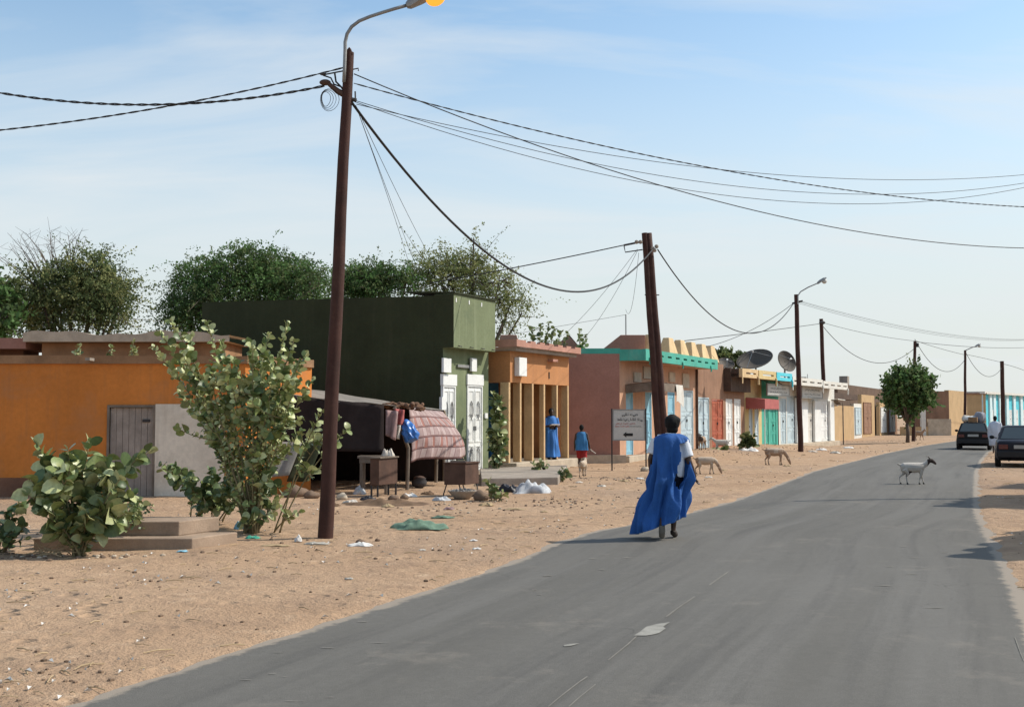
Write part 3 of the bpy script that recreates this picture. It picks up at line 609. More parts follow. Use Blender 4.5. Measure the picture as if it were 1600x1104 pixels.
# ------------------------------------------------------------------ terracotta house with teal canopy and merlons
A = Vector((3.97, 42.5, 0)); F = Fr(A, STREET)
PK = thing('terracotta_shop', 'terracotta shop with teal canopy, yellow merlons and pale blue doors', 'shop', A, STREET)
Wf = F.hit(1087, 650)[0]; zc0, zc1 = F.hit(1006, 563, -.85)[1], F.hit(1006, 545, -.85)[1]
side = F.loc((-6.5, 42.6)); zs = F.hit(972, 553)[1]
dd = []
for pa, pb, p0, p1 in ((978, 989, 612, 700), (1008, 1018, 612, 700), (1043, 1054, 612, 700), (1063, 1083, 609, 700)):
    x0, z1 = F.hit(pa, p0); x1 = F.hit(pb, p0)[0]; dd.append((x0, x1, .30, z1))
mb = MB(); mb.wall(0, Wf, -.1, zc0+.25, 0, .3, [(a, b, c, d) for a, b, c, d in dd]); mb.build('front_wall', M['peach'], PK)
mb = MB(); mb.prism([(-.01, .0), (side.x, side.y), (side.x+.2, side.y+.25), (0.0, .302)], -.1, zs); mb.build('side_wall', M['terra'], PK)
mb = MB(); mb.prism([(.02, .0-.02), (side.x, side.y-.10), (side.x+.2, side.y+.35), (0.25, .302)], zs+.002, zs+.20); mb.build('side_cornice', M['teal'], PK)
mb = MB(); mb.prism([(.12, -.12), (-.1, -.28), (side.x, side.y-.28), (side.x, side.y-.02), (0, -.02)], -.1, .33); mb.build('plinth', M['lightconc'], PK)
mb = MB(); mb.box(.13, Wf, -.32, -.02, -.1, .29); mb.build('front_plinth', M['lightconc'], PK, bevel=.02)
xc0 = F.hit(1005, 553, -.85)[0]; xc1 = F.hit(1118, 567, -.85)[0]
mb = MB(); mb.prism([(xc0+.02, -.83), (xc1, -.83), (xc1, .31), (.02, .31), (.02, -.05)], zc0+.02, zc0+.12); mb.build('canopy_soffit', M['peach'], PK)
hl = []
for k in range(9):
    a = xc0+(xc1-xc0)*(.06+.105*k); hl.append((a, a+.48, zc0+.20, zc0+.27))
mb = MB(); mb.wall(xc0, xc1, zc0, zc1, -.95, -.83, hl); mb.build('canopy_fascia', M['teal'], PK)
mb = MB(); mb.prism([(xc0, -.828), (xc0+.12, -.828), (.15, -.0), (.0, -.0)], zc0-.0, zc1-.01); mb.build('canopy_side', M['teal'], PK)
for k in range(3):
    a = xc0+(xc1-xc0)*(.04+.42*k); mb = MB(); mb.tube([(a, -.97, zc0+.12), (a, -1.0, zc0-.02), (a, -.98, zc0-.14)], .035, 6); mb.build('rain_spout', M['teal'], PK)
def merlon(parent, x, y, wx, wy, z0, h, m, name='merlon', s=.45):
    mb = MB(); a, b = wx/2, wy/2; t = s
    mb.add([(x-a, y-b, z0), (x+a, y-b, z0), (x+a, y+b, z0), (x-a, y+b, z0), (x-a*t, y-b*t, z0+h), (x+a*t, y-b*t, z0+h), (x+a*t, y+b*t, z0+h), (x-a*t, y+b*t, z0+h)],
           [(3, 2, 1, 0), (4, 5, 6, 7), (0, 1, 5, 4), (1, 2, 6, 5), (2, 3, 7, 6), (3, 0, 4, 7)])
    return mb.build(name, m, parent, bevel=.02)
for k, pc in enumerate((1020, 1047, 1065, 1082, 1098, 1112)):
    x = F.hit(pc, 556, -.7)[0]; merlon(PK, x, -.62, 1.15, .55, zc1-.12, .62+.12, M['merlon'])
mb = MB(); mb.box(xc0+.1, xc1, -.80, -.4, zc0+.13, zc1-.02); mb.build('parapet_ledge', M['merlon'], PK)
for k, (pl, pr, py) in enumerate(((937, 1008, 523), (856, 912, 523), (777, 815, 523))):
    Yp = 43.2; a = AT(pl, 549, Yp); b = AT(pr, 549, Yp); t0 = AT(pl+33 if k != 2 else pl+5, py, Yp); t1 = AT(pr if k == 0 else pr-24 if k == 1 else pr-8, py, Yp)
    vs_ = []
    for dy in (0, .45):
        for p in (a, b, t1, t0):
            l = F.loc(p+Vector((0, dy, 0))); vs_.append(l)
    mb = MB(); mb.add(vs_, [(0, 1, 2, 3), (7, 6, 5, 4), (0, 4, 5, 1), (1, 5, 6, 2), (2, 6, 7, 3), (3, 7, 4, 0)])
    mb.build('roof_merlon', [M['terra'], M['merlon']][0 if k else 0], PK, bevel=.02)  # same merlons as in front; their shade is put into the brown
mb = MB(); mb.prism([(0.3, .31), (Wf, .31), (Wf, 7), (side.x+1, side.y+6), (side.x+.2, side.y+.26)], zs-.2, zs-.02); mb.build('roof', M['concrete'], PK)
for (a, b, c, d), m_ in zip(dd, ('skyblue', 'skyblue', 'skyblue', 'paleblue')):
    metal_door(PK, a+.003, b-.003, c, d-.003, M[m_], y=.03, leaves=2 if b-a > 1 else 1)
for pa, pb, p0, p1 in ((991, 1002, 581, 597), (1006, 1018, 572, 592), (1046, 1055, 581, 597), (1067, 1077, 583, 606)):
    x0, z1 = F.hit(pa, p0, -.05); x1, z0 = F.hit(pb, p1, -.05); mb = MB(); mb.box(x0, x1, -.06, -.003, z0, z1); mb.build('wall_panel', M['lightconc'], PK)
AW = thing('tin_awning', 'dusty sheet awning over the pale blue doors of the terracotta shop', 'awning', A, STREET)
x0 = F.hit(1019, 608, -1.05)[0]; x1 = F.hit(1060, 608, -1.05)[0]; za = F.hit(981, 606, 0)[1]
mb = MB(); mb.sheet(lambda u, v: (x0+(x1-x0)*u, -1.05+1.045*v, za+.22-.10*v+.012*math.sin(u*40)), 40, 2); mb.build('sheet', M['rust'], AW, solid=.012)
mb = MB(); mb.add([(x0, -1.05, za-.12), (x0, -.01, za-.20), (x0, -.01, za+.10), (x0, -1.05, za+.20)], [(0, 1, 2, 3)]); mb.build('side_board', M['wood'], AW, solid=.03)
mb = MB(); mb.add([(x0+.02, -1.05, za-.12), (x1, -1.05, za-.10), (x1, -1.05, za+.20), (x0+.02, -1.05, za+.20)], [(0, 1, 2, 3)]); mb.build('front_board', M['wood'], AW, solid=.03)
x0, z1 = F.hit(1052, 600, -1.0); mb = MB(); mb.sheet(lambda u, v: (x0+.9*u, -1.10-.04*math.sin(6*u+3*v), z1-.75*v*(1-.15*math.sin(5*u))-.02), 8, 8)
tag(mb.build('hanging_cloth', M['whitewall'], None, loc=A, rz=STREET, solid=.008), 'white cloth hanging from the tin awning', 'cloth')
# ------------------------------------------------------------------ brown shop, then shop with shade-coloured upper wall
zb = .30
A = F.o+F.u*Wf; A.z = 0; F = Fr(A, STREET)
BR = thing('brown_shop', 'mud brown shop with one blue and one red double door', 'shop', A, STREET)
W2 = F.hit(1131, 640)[0]; zt = F.hit(1100, 565)[1]
dd = []
for pa, pb, p0, m_ in ((1090, 1108, 620, 'paleblue'), (1112, 1130, 623, 'reddoor')):
    x0, z1 = F.hit(pa, p0); x1 = F.hit(pb, p0)[0]; dd.append((x0, x1-.02, zb+.02, z1, m_))
mb = MB(); mb.wall(.004, W2, -.1, zt, 0, .3, [d[:4] for d in dd]); mb.build('front_wall', M['brownwall'], BR)
mb = MB(); mb.box(.006, W2, .302, 6, zt-.3, zt-.1); mb.build('roof', M['concrete'], BR)
mb = MB(); mb.box(.006, W2, -.3, -.003, -.1, zb); mb.build('step', M['lightconc'], BR, bevel=.02)
for a, b, c, d, m_ in dd: metal_door(BR, a+.003, b-.003, c, d-.003, M[m_], y=.03)
mb = MB(); mb.tube([(.05, -.06, 0.2), (.05, -.06, zt-.05)], .05, 6); mb.build('drain_pipe', M['rust'], BR)
A2 = A+F.u*W2; F = Fr(A2, STREET)
SS = thing('shade_topped_shop', 'shop with dark stained upper wall and two white doors', 'shop', A2, STREET)
W3 = F.hit(1161, 640)[0]; zt = F.hit(1132, 575)[1]; zm = F.hit(1132, 611)[1]
dd = []
for pa, pb, p0 in ((1134, 1144, 623), (1147, 1157, 623)):
    x0, z1 = F.hit(pa, p0); x1 = F.hit(pb, p0)[0]; dd.append((x0, x1, zb+.02, z1))
mb = MB(); mb.wall(.004, W3+.3, -.1, zm, 0, .3, [d[:4] for d in dd]); mb.build('front_wall', M['brownwall'], SS)
mb = MB(); mb.box(.004, W3+.2, -.35, .3, zm+.002, zt); mb.build('upper_wall', M['darkwall'], SS)  # block of canopy shade built as a dark-coloured upper wall
mb = MB(); mb.box(.006, W3+.1, .302, 6, zt-.3, zt-.1); mb.build('roof', M['concrete'], SS)
mb = MB(); mb.box(.006, W3+.2, -.3, -.003, -.1, zb); mb.build('step', M['lightconc'], SS, bevel=.02)
for a, b, c, d in dd: metal_door(SS, a+.003, b-.003, c, d-.003, M['white'], y=.03, leaves=2)
# ------------------------------------------------------------------ row of small shops under one long canopy
RA = math.atan2(1.0, .568)
off = 1.0; A = Vector((11.62, 58.05, 0)); F = Fr(A, RA); A = A-F.u*3.3; F = Fr(A, RA); FC = Fr(A-F.v*off, RA)
RW = thing('canopied_shop_row', 'row of yellow, teal and white shops under one scalloped canopy', 'shop row', A, RA)
xw0 = F.hit(1160, 640)[0]; xw1 = F.hit(1304, 650)[0]; xt0 = F.hit(1190, 640)[0]; xt1 = F.hit(1216, 640)[0]
xe = FC.hit(1322, 600)[0]; cuts0 = FC.hit(1156, 585)[0]
zc1 = FC.hit(1156, 575)[1]; zc0 = zc1-.42; zw = zc0+.05
secs = [(xw0, xt0, 'creamwall'), (xt0, xt1, 'teal'), (xt1, xw1, 'whitewall')]
dd = []
for pa, pb, p0, m_ in ((1170, 1175.5, 635, 'paleblue'), (1179, 1185, 635, 'paleblue'), (1193, 1201, 633, 'teal'), (1203, 1213, 633, 'teal'), (1219, 1228, 622, 'paleblue'), (1229, 1246, 618, 'paleblue'), (1261, 1272, 622, 'whitewall'), (1282, 1296, 624, 'white')):
    x0, z1 = F.hit(pa, p0); x1 = F.hit(pb, p0)[0]; dd.append((x0, x1, .22, z1, m_))
for a, b, m_ in secs:
    mb = MB(); mb.wall(a+.003, b-.003, -.2, zw, 0, .3, [d[:4] for d in dd if a < d[0] < b]); mb.build('front_wall', M[m_], RW)
mb = MB(); mb.box(xw1-.3, xw1, .302, 6, -.2, zw); mb.build('end_wall', M['brownwall'], RW)
mb = MB(); mb.box(cuts0, xe, -off+.1, 6.2, zw+.002, zw+.12); mb.build('roof', M['brownwall'], RW)
cuts = [FC.hit(1156, 585)[0], FC.hit(1182, 590)[0], FC.hit(1210, 590)[0], FC.hit(1235, 590)[0], FC.hit(1283, 595)[0], xe]
for k, m_ in enumerate(('merlon', 'creamwall', 'turq', 'whitewall', 'whitewall')):
    a, b = cuts[k], cuts[k+1]; hl = []; n = max(1, int((b-a)/1.5)); dz = -.05*k if k > 2 else 0
    for q in range(n):
        s = a+(b-a)*(q+.25)/n; hl.append((s, s+.6*(b-a)/n, zc0+dz+.17, zc0+dz+.25))
    mb = MB(); mb.wall(a+.004, b-.004, zc0+dz, zc1+dz, -off-.1, -off+.04, hl)
    mb.box(a+.004, a+.10, -off-.13, -off-.102, zc0+dz-.3, zc1+dz); mb.build('canopy_fascia', M[m_], RW)
    mb = MB(); mb.tube([(b-.15, -off-.12, zc0+.1+dz), (b-.15, -off-.16, zc0-.02+dz), (b-.15, -off-.14, zc0-.3+dz)], .05, 6); mb.build('rain_spout', M[m_], RW)
mb = MB(); mb.box(cuts0, cuts0+.12, -off+.05, .0, zc0, zc1-.01); mb.build('canopy_end', M['darkwall'], RW)  # dark colour stands for the shade on this end
for a, b, c, d, m_ in dd: metal_door(RW, a+.003, b-.003, c, d-.003, M[m_], y=.03, leaves=1 if b-a < 1.0 else 2)
mb = MB(); mb.box(xw0+.01, xw1-.01, -.35, -.004, -.2, .2); mb.build('step', M['lightconc'], RW, bevel=.02)
for pa, pb, p0, p1 in ((1244, 1262, 621, 690), (1272, 1282, 626, 690), (1296, 1303, 626, 690)):
    x0, z1 = F.hit(pa, p0, -.1); x1, _ = F.hit(pb, p1, -.1)
    mb = MB(); mb.box(x0, x1, -.14, -.003, .22, z1); mb.build('shutter_panel', M['white'], RW)
# signs on the row
for pa, pb, p0, p1, lab in ((1199, 1233, 600, 618, 'long grey shop signboard above the teal doors'), (1253, 1285, 601, 622, 'grey shop signboard behind the lamp pole on the white shop')):
    x0, z1 = F.hit(pa, p0, -.6); x1, z0 = F.hit(pb, p1, -.6)
    S_ = thing('shop_sign', lab, 'sign', F.o+F.u*x0+F.v*(-.6)+Vector((0, 0, z0)), RA)
    w_, h_ = x1-x0, z1-z0; mb = MB(); mb.box(0, w_, 0, .06, 0, h_); mb.build('board', M['sign'], S_)
    mb = MB(); mb.wall(-.05, w_+.05, -.05, h_+.05, -.02, .05, [(.03, w_-.03, .03, h_-.03)]); mb.build('frame', M['steel'], S_)
    mb = MB(); script_line(mb, w_*.15, w_*.85, h_*.60, h_*.16, -.002, 3); script_line(mb, w_*.12, w_*.9, h_*.25, h_*.12, -.002, 4); mb.build('lettering', M['black'], S_)
    mb = MB(); mb.tube([(w_*.2, .05, h_), (w_*.2, .55, h_+.3)], .02, 5); mb.tube([(w_*.8, .05, h_), (w_*.8, .55, h_+.3)], .02, 5); mb.build('bracket', M['iron'], S_)
# red awning
xa, za1 = F.hit(1195, 622, -1.0); xb, za0 = F.hit(1217, 637, -1.0); 
RAW = thing('red_awning', 'red box awning with scalloped edge over the shop door', 'awning', A, RA)
za1 = F.hit(1195, 622, -1.0)[1]; za0 = za1-.5
mb = MB(); mb.add([(xa, -1.0, za0), (xb, -1.0, za0), (xb, -1.0, za1-.05), (xa, -1.0, za1-.05), (xa, -.005, za1+.05), (xb, -.005, za1+.05), (xa, -.005, za0), (xb, -.005, za0)],
                  [(0, 1, 2, 3), (3, 2, 5, 4), (0, 3, 4, 6), (1, 7, 5, 2)]); mb.build('canopy', M['redawn'], RAW, solid=.012)
mb = MB()
for k in range(9):
    y0 = -1.0+k*.111; mb.add([(xa, y0, za0), (xa, y0+.1, za0), (xa, y0+.05, za0-.08)], [(0, 1, 2)])
for k in range(14):
    q = (xb-xa)/14; mb.add([(xa+k*q, -1.0, za0), (xa+k*q+q*.9, -1.0, za0), (xa+k*q+q*.45, -1.0, za0-.08)], [(0, 1, 2)])
mb.build('scallops', M['redawn'], RAW, solid=.008)
for x in (xa+.05, xb-.05):
    mb = MB(); mb.tube([(x, -.97, za0-.02), (x, -.97, gzz(*(F.o+F.u*x+F.v*(-.97))[:2])-.02)], .025, 6); mb.build('post', M['white'] if x < (xa+xb)/2 else M['iron'], RAW)
# low lean-to with tilted boards at the row's end
x0, z1 = F.hit(1304, 625, -.3)
LT = thing('plank_lean_to', 'ragged plank lean-to sticking out at the end of the white shop', 'lean-to', F.o+F.u*x0, RA)
for k in range(5):
    mb = MB(); mb.box(0, 1.9, -.5+k*.28, -.26+k*.28, z1+.05-.03*k, z1+.10-.03*k, Matrix.Rotation(R(6+random.uniform(-5, 5)), 4, 'Y')); mb.build('plank', M['wood'] if k % 2 else M['whitewall'], LT)
for y in (-.4, .7):
    mb = MB(); mb.tube([(1.7, y, z1-.15), (1.72, y, -.1)], .04, 6); mb.build('post', M['wood'], LT)
# satellite dishes
def dish(c, rad, face, label, tiltz):
    """c: centre of dish bowl, face: direction it looks"""
    D = thing('satellite_dish', label, 'satellite dish', (c.x, c.y, zc1-.3), 0, 'satellite dishes on the shop roofs')
    q = Vector(face).normalized().to_track_quat('Z', 'Y').to_matrix().to_4x4(); off_ = Vector((0, 0, c.z-(zc1-.3)))
    T = Matrix.Translation(off_) @ q
    prof = [(max(.01, rad*k/8), rad*.32*(k/8)**2) for k in range(9)]
    mb = MB(); mb.lathe(prof, 28, T, cap=False); mb.build('bowl', M['dish'], D, smooth=True, solid=.02)
    mb = MB(); mb.tube([T @ Vector((rad*math.cos(a), rad*math.sin(a), rad*.32)) for a in np.linspace(0, 6.283, 29)], .022, 5); mb.build('rim', M['dish'], D)
    for a in (0.3, 2.4, 4.5):
        mb = MB(); mb.tube([T @ Vector((rad*.92*math.cos(a), rad*.92*math.sin(a), rad*.28)), T @ Vector((0, 0, rad*.8))], .015, 5); mb.build('feed_strut', M['steel'], D)
    mb = MB(); mb.tube([T @ Vector((0, 0, rad*.74)), T @ Vector((0, 0, rad*.9))], .05, 8); mb.build('feed_horn', M['white'], D)
    mb = MB(); mb.tube([(0, 0, 0), off_+Vector((0, 0, -.05))], .05, 8); mb.build('mast', M['steel'], D)
    return D
dish(AT(1181, 568, 61.5), .96, (-.35, -.55, .95), 'large grey satellite dish tipped skyward beside another dish', 0)
dish(AT(1226, 566, 65.0), .62, (.45, -.8, .35), 'smaller grey satellite dish to the right of the large one', 0)
dish(AT(1134, 570, 60.0), .42, (.1, -.6, .7), 'little pale dish low on the roof behind the brown shop', 0)
mb = MB(); p = AT(1254, 588, 69.0); mb.box(-.28, .28, -.2, .2, 0, .35); mb.box(-.2, .2, -.15, .15, .36, .42)
for s in (-.3, .3): mb.tube([(s, 0, .1), (s, 0, .6)], .02, 5)
tag(mb.build('roof_vent', M['steel'], None, loc=(p.x, p.y, zc1-.35)), 'small grey box on the white shop roof by the lamp pole', 'roof box')
# ------------------------------------------------------------------ far street: compound walls, houses, turquoise shops
M['shademud'] = mat('shaded_mud_wall', (.13, .082, .055), var=.2, scale=.9, stain=(.2, .13, .09))  # house wall darkened in colour to read as shaded
Fq = Fr((23.75, 85.0, 0), STREET); u0 = .25
CP = thing('tan_compound', 'tan walled compound with doors beyond the white shop', 'compound', Fq.o, STREET)
def seg(pa, pb, ptop, m_, name, holes=(), yo=0.0, thick=.3):
    x0, z1 = Fq.hit(pa, ptop, yo); x1 = Fq.hit(pb, ptop, yo)[0]
    mb = MB(); mb.wall(x0+.004, x1-.004, -.2, z1, yo, yo+thick, holes); return mb.build(name, M[m_], CP), x0, x1, z1
def fdoor(pa, pb, ptop, m_, yo=0.0):
    x0, z1 = Fq.hit(pa, ptop, yo-.05); x1 = Fq.hit(pb, ptop, yo-.05)[0]; metal_door(CP, x0, x1, .25, z1, M[m_], y=yo-.06)
seg(1302, 1334, 633, 'tanwall', 'wall'); seg(1334, 1346, 630, 'whitewall', 'gate_wall'); fdoor(1336, 1345, 636, 'paleblue')
seg(1346, 1366, 616, 'tanwall', 'house_front'); fdoor(1349, 1361, 628, 'brownwall')
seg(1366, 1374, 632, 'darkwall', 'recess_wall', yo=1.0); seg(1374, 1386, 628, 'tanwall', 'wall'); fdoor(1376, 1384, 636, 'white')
seg(1386, 1401, 620, 'brownwall', 'wall'); fdoor(1390, 1398, 630, 'paleblue')
x0, z1 = Fq.hit(1318, 600, 4.0); x1 = Fq.hit(1386, 606, 4.0)[0]; mb = MB(); mb.box(x0-3, x1, 4.0, 9, -.2, z1); mb.build('tall_house', M['shademud'], CP)
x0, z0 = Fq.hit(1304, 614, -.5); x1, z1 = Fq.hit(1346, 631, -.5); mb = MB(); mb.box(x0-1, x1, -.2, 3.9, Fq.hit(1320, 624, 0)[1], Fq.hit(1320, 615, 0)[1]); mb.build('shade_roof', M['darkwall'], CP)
x0, z1 = Fq.hit(1324, 588, 4.5); mb = MB(); mb.box(x0, x0+1.0, 4.5, 5.3, 3, z1+.05); mb.build('water_tank', M['concrete'], CP)
# low tan wall and house beyond the tree
LW = thing('low_tan_wall', 'low pale tan wall beyond the round tree', 'wall', (AT(1408, 680, 104).x, 104, 0))
F = Fr(LW.location, 0.0); x1, z1 = F.hit(1486, 656); x0 = F.hit(1450, 660)[0]
mb = MB(); mb.box(0, x0, 0, .3, -.1, z1-.6); mb.build('lower_section', M['tanwall'], LW); mb = MB(); mb.box(x0+.01, x1, -.02, .3, -.1, z1+.1); mb.build('upper_section', M['lightconc'], LW)
mb = MB(); a = F.hit(1439, 640)[0]; b = F.hit(1446, 640)[0]; mb.box(a, b, -.06, .3, -.1, F.hit(1440, 637)[1]); mb.build('gate_post', M['whitewall'], LW)
TH = thing('brick_tan_house', 'boxy tan house with one sunlit end behind the low wall', 'house', (AT(1487, 680, 105).x, 105, 0))
F = Fr(TH.location, 0.0); xl_, z1 = F.hit(1420, 612); zt = F.hit(1487, 609)[1]
mb = MB(); mb.box(xl_, -.01, .5, .8, -.1, zt-.1); mb.build('shaded_wall', M['brownwall'], TH)  # browner than the sunlit wall: its shade is in the colour
Fs = Fr(TH.location+Vector((0, .5, 0)), math.atan2(1, .62)); e = Fs.hit(1511, 640)[0]; l = Fs.u*e
mb = MB(); mb.prism([(0, .5), (l.x, .5+l.y), (l.x-1, 1+l.y), (-.3, .8)], -.1, zt); mb.build('sunlit_wall', M['tanwall'], TH)
mb = MB(); mb.prism([(xl_, .5), (-.1, .52), (l.x-1, .9+l.y), (xl_, 8)], zt-.4, zt-.25); mb.build('roof', M['concrete'], TH)
FB = thing('far_brown_house', 'flat brown house between the tan house and turquoise shops', 'house', (AT(1505, 660, 140).x, 140, 0)); F = Fr(FB.location, 0.0)
x1, z1 = F.hit(1540, 616); mb = MB(); mb.box(0, x1, 0, 5, -.1, z1); mb.build('wall', M['tanwall'], FB); mb = MB(); mb.box(-.1, x1+.1, -.1, 5.1, z1+.002, z1+.2); mb.build('parapet', M['brownwall'], FB)
pt = AT(1534, 671, 140); TA = math.atan2(.8, .6); TQ = thing('turquoise_shops', 'bright turquoise shop block with pale pilasters in the distance', 'shops', (pt.x, pt.y, 0), TA)
F = Fr(TQ.location, TA); xe = F.hit(1655, 640)[0]; zt = F.hit(1534, 615)[1]; 
mb = MB(); mb.box(0, xe, 0, 8, -.1, zt); mb.build('wall', M['turq'], TQ); mb = MB(); mb.box(-.2, xe, -.5, 8.1, zt+.002, zt+.28); mb.build('cornice', M['whitewall'], TQ)
for pc in (1535, 1546, 1552, 1561, 1572, 1583, 1594, 1605, 1616):
    x, z1 = F.hit(pc, 618, -.15); wv = (F.hit(pc+3.5, 618, -.15)[0]-x)
    mb = MB(); mb.box(x, x+wv, -.2, -.002, -.1, zt); mb.build('pilaster', M['palepil'], TQ)
for pc in (1549, 1565, 1576, 1586, 1597, 1608):
    x, _ = F.hit(pc, 640, -.05); x2 = F.hit(pc+4, 640, -.05)[0]; zd = F.hit(pc, 640, -.05)[1]; metal_door(TQ, x, x2, .2, zd, M['white'], y=-.1)
# off-frame kiosks on the right whose merlons throw the notched shadows
def kiosk(x, y, L, D_, h, label):
    K = thing('kiosk', label, 'kiosk', (x, y, gzz(x, y)-.05), STREET-R(8)); 
    mb = MB(); mb.box(0, L, -D_, 0, 0, h); mb.build('wall', M['brownwall'], K); mb = MB(); mb.box(-.1, L+.1, -D_-.1, .1, h+.002, h+.15); mb.build('roof', M['concrete'], K)
    for k in range(5): merlon(K, (k+.5)*L/5, -.2, L/5*.8, .4, h+.15, .55, M['merlon'])
    metal_door(K, L*.3, L*.7, .1, 2.2, M['paleblue'], y=.04)
    return K
kiosk(9.1, 15.2, 4.1, 3.0, 3.25, 'brown kiosk with merlons beside the road on the right'); kiosk(12.0, 23.3, 3.6, 3.0, 3.4, 'second brown kiosk with merlons farther along on the right'); kiosk(15.0, 28.6, 2.4, 3.0, 3.1, 'third brown kiosk with merlons before the navy saloon')
# ------------------------------------------------------------------ poles
POLE = {}
def pole(key, bpx, tpx, Y, label, r0=.10, r1=.075, z0=None, twin=False, group='wooden street poles'):
    b = AT(bpx[0], bpx[1], Y); t = AT(tpx[0], tpx[1], Y); zb_ = gzz(b.x, b.y)
    d = (t-b); b = b+d*((zb_-.15-b.z)/d.z)
    o = thing('lamp_pole' if key in ('1', '3', '6') else 'power_pole', label, 'pole', (b.x, b.y, zb_), 0, group)
    L = Vector((b.x, b.y, zb_)); n = 9
    pts = [b+(t-b)*(k/n)-L+Vector((.008*math.sin(k*1.7), .008*math.cos(k*2.1), 0)) for k in range(n+1)]
    mb = MB(); mb.tube(pts[:-1]+[pts[-1]], [r0+(r1-r0)*k/n for k in range(n+1)], 12); ob = mb.build('pole_shaft', M['polewood'], o, smooth=True)
    m = ob.modifiers.new('es', 'EDGE_SPLIT'); m.split_angle = R(50)
    if twin:
        mb = MB(); mb.tube([p+Vector((.17*(.75+.25*(1-k/n)), .03, 0)) for k, p in enumerate(pts)], [r0+(r1-r0)*k/n for k in range(n+1)], 12); mb.build('twin_shaft', M['polewood'], o, smooth=True)
        for q in (.35, .75):
            p = pts[0]+(pts[-1]-pts[0])*q; mb = MB(); mb.tube([p+Vector((-.12, 0, 0)), p+Vector((.30, .03, 0))], .016, 6); mb.build('bolt', M['iron'], o)
    POLE[key] = (o, L, t, b); return o
def pp(key, px, py, dx=0, dy=0):
    """local point of a pole part at a pixel, at the pole's own depth"""
    o, L, t, b = POLE[key]; return AT(px, py, L.y+dy)-L+Vector((dx, 0, 0))
Y1 = G(508, 842).y
p1o = pole('1', (508, 842), (545, 82), Y1, 'tall leaning brown wooden pole with lit lamp nearest the camera', .112, .072)
o, L1, t1, b1 = POLE['1']
mb = MB(); tp = t1-L1; mb.add([tp+Vector((-.06, -.05, -.02)), tp+Vector((.065, -.05, -.04)), tp+Vector((.065, .05, -.04)), tp+Vector((-.06, .05, -.02)), tp+Vector((.01, -.03, .07)), tp+Vector((.03, .03, .06))],
                              [(0, 1, 4), (1, 2, 5, 4), (2, 3, 5), (3, 0, 4, 5), (3, 2, 1, 0)]); mb.build('split_top', M['polewood'], o)
arm = [pp('1', *q) for q in ((539, 132), (540, 110), (541, 82), (541, 70), (544, 57), (551, 46), (563, 37), (580, 30), (600, 23.5), (618, 18), (636, 13))]
arm = [p+Vector((0, -.11, 0)) for p in arm]
mb = MB(); mb.tube(arm, .026, 8); mb.build('lamp_arm', M['steel'], o, smooth=True)
def lamp_head(key, p, d, L, lit):
    o = POLE[key][0]; d = d.normalized(); up = Vector((0, 0, 1)); s = d.cross(up).normalized(); u = s.cross(d)
    Mx = Matrix((( d.x, s.x, u.x, p.x), (d.y, s.y, u.y, p.y), (d.z, s.z, u.z, p.z), (0, 0, 0, 1)))
    mb = MB(); st = [(0, .045, -.03, .03), (.08, .07, -.05, .06), (.35, .115, -.03, .10), (.7, .125, .0, .115), (.95, .09, .03, .09), (1.0, .03, .05, .07)]
    vs_ = []
    for x, hw, zl_, zh in st:
        for (a, b) in ((-hw, zl_), (hw, zl_), (hw, (zl_+zh)/2), (hw*.6, zh), (-hw*.6, zh), (-hw, (zl_+zh)/2)): vs_.append(Mx @ Vector((x*L, a, b)))
    fs = [(i*6+k, i*6+(k+1) % 6, (i+1)*6+(k+1) % 6, (i+1)*6+k) for i in range(len(st)-1) for k in range(6)]+[(5, 4, 3, 2, 1, 0), tuple(range(30, 36))]
    mb.add(vs_, fs); mb.build('lamp_housing', M['steel'], o)
    mb = MB(); mb.ell((0, 0, 0), (L*.23, .12, .115), None, 16, 10); ob = mb.build('lamp_bowl', M_lit if lit else M['sign'], o, smooth=True); ob.matrix_local = Mx @ Matrix.Translation((L*.68, 0, -.055))
M_lit = mat('lit_lamp_glass', (.5, .22, .05), var=.02, fine=0, bump=0, emit=(1.0, .36, .035), estr=1.25)
lamp_head('1', arm[-1], arm[-1]-arm[-2]+Vector((0, 0, .02)), .64, True)
# brackets, clamps and the coil
mb = MB(); c_ = pp('1', 512, 155); 
for k in range(4):
    rr = .085+.015*k; cx = c_+Vector((.02*k-.02, -.02*k, -.01*k)); mb.tube([cx+Vector((rr*math.cos(a)*(.75+.1*k), .03*math.sin(2*a), rr*1.25*math.sin(a))) for a in np.linspace(0, 6.283, 19)], .004, 4)
mb.build('wire_coil', M['cable'], o)
mb = MB(); mb.tube([pp('1', 545, 152), pp('1', 528, 143), pp('1', 512, 130)], [.05, .045, .03], 7); mb.ell(pp('1', 508, 129), (.085, .05, .045)); mb.build('dead_end_clamp', M['rust'], o)
mb = MB(); mb.tube([pp('1', 541, 110), pp('1', 505, 117)], .012, 5); mb.ell(pp('1', 505, 116), (.05, .025, .022)); mb.build('strain_clamp', M['iron'], o)
mb = MB(); mb.tube([pp('1', 505, 118), pp('1', 517, 122), pp('1', 522, 132), pp('1', 533, 136), pp('1', 540, 148)], .012, 5); mb.tube([pp('1', 523, 114), pp('1', 525, 128), pp('1', 535, 138)], .014, 5); mb.build('jumper_cable', M['cable'], o)
mb = MB(); mb.tube([pp('1', 548, 155), pp('1', 557, 157)], .03, 6); mb.tube([pp('1', 555, 143), pp('1', 555.5, 160)], .012, 5); mb.tube([pp('1', 550, 109), pp('1', 560, 107), pp('1', 560, 111)], .01, 5); mb.build('insulator', M['iron'], o)
p2o = pole('2', (1034, 745), (1007, 364), 33.0, 'leaning twin wooden pole behind the walking man', .125, .085, twin=True)
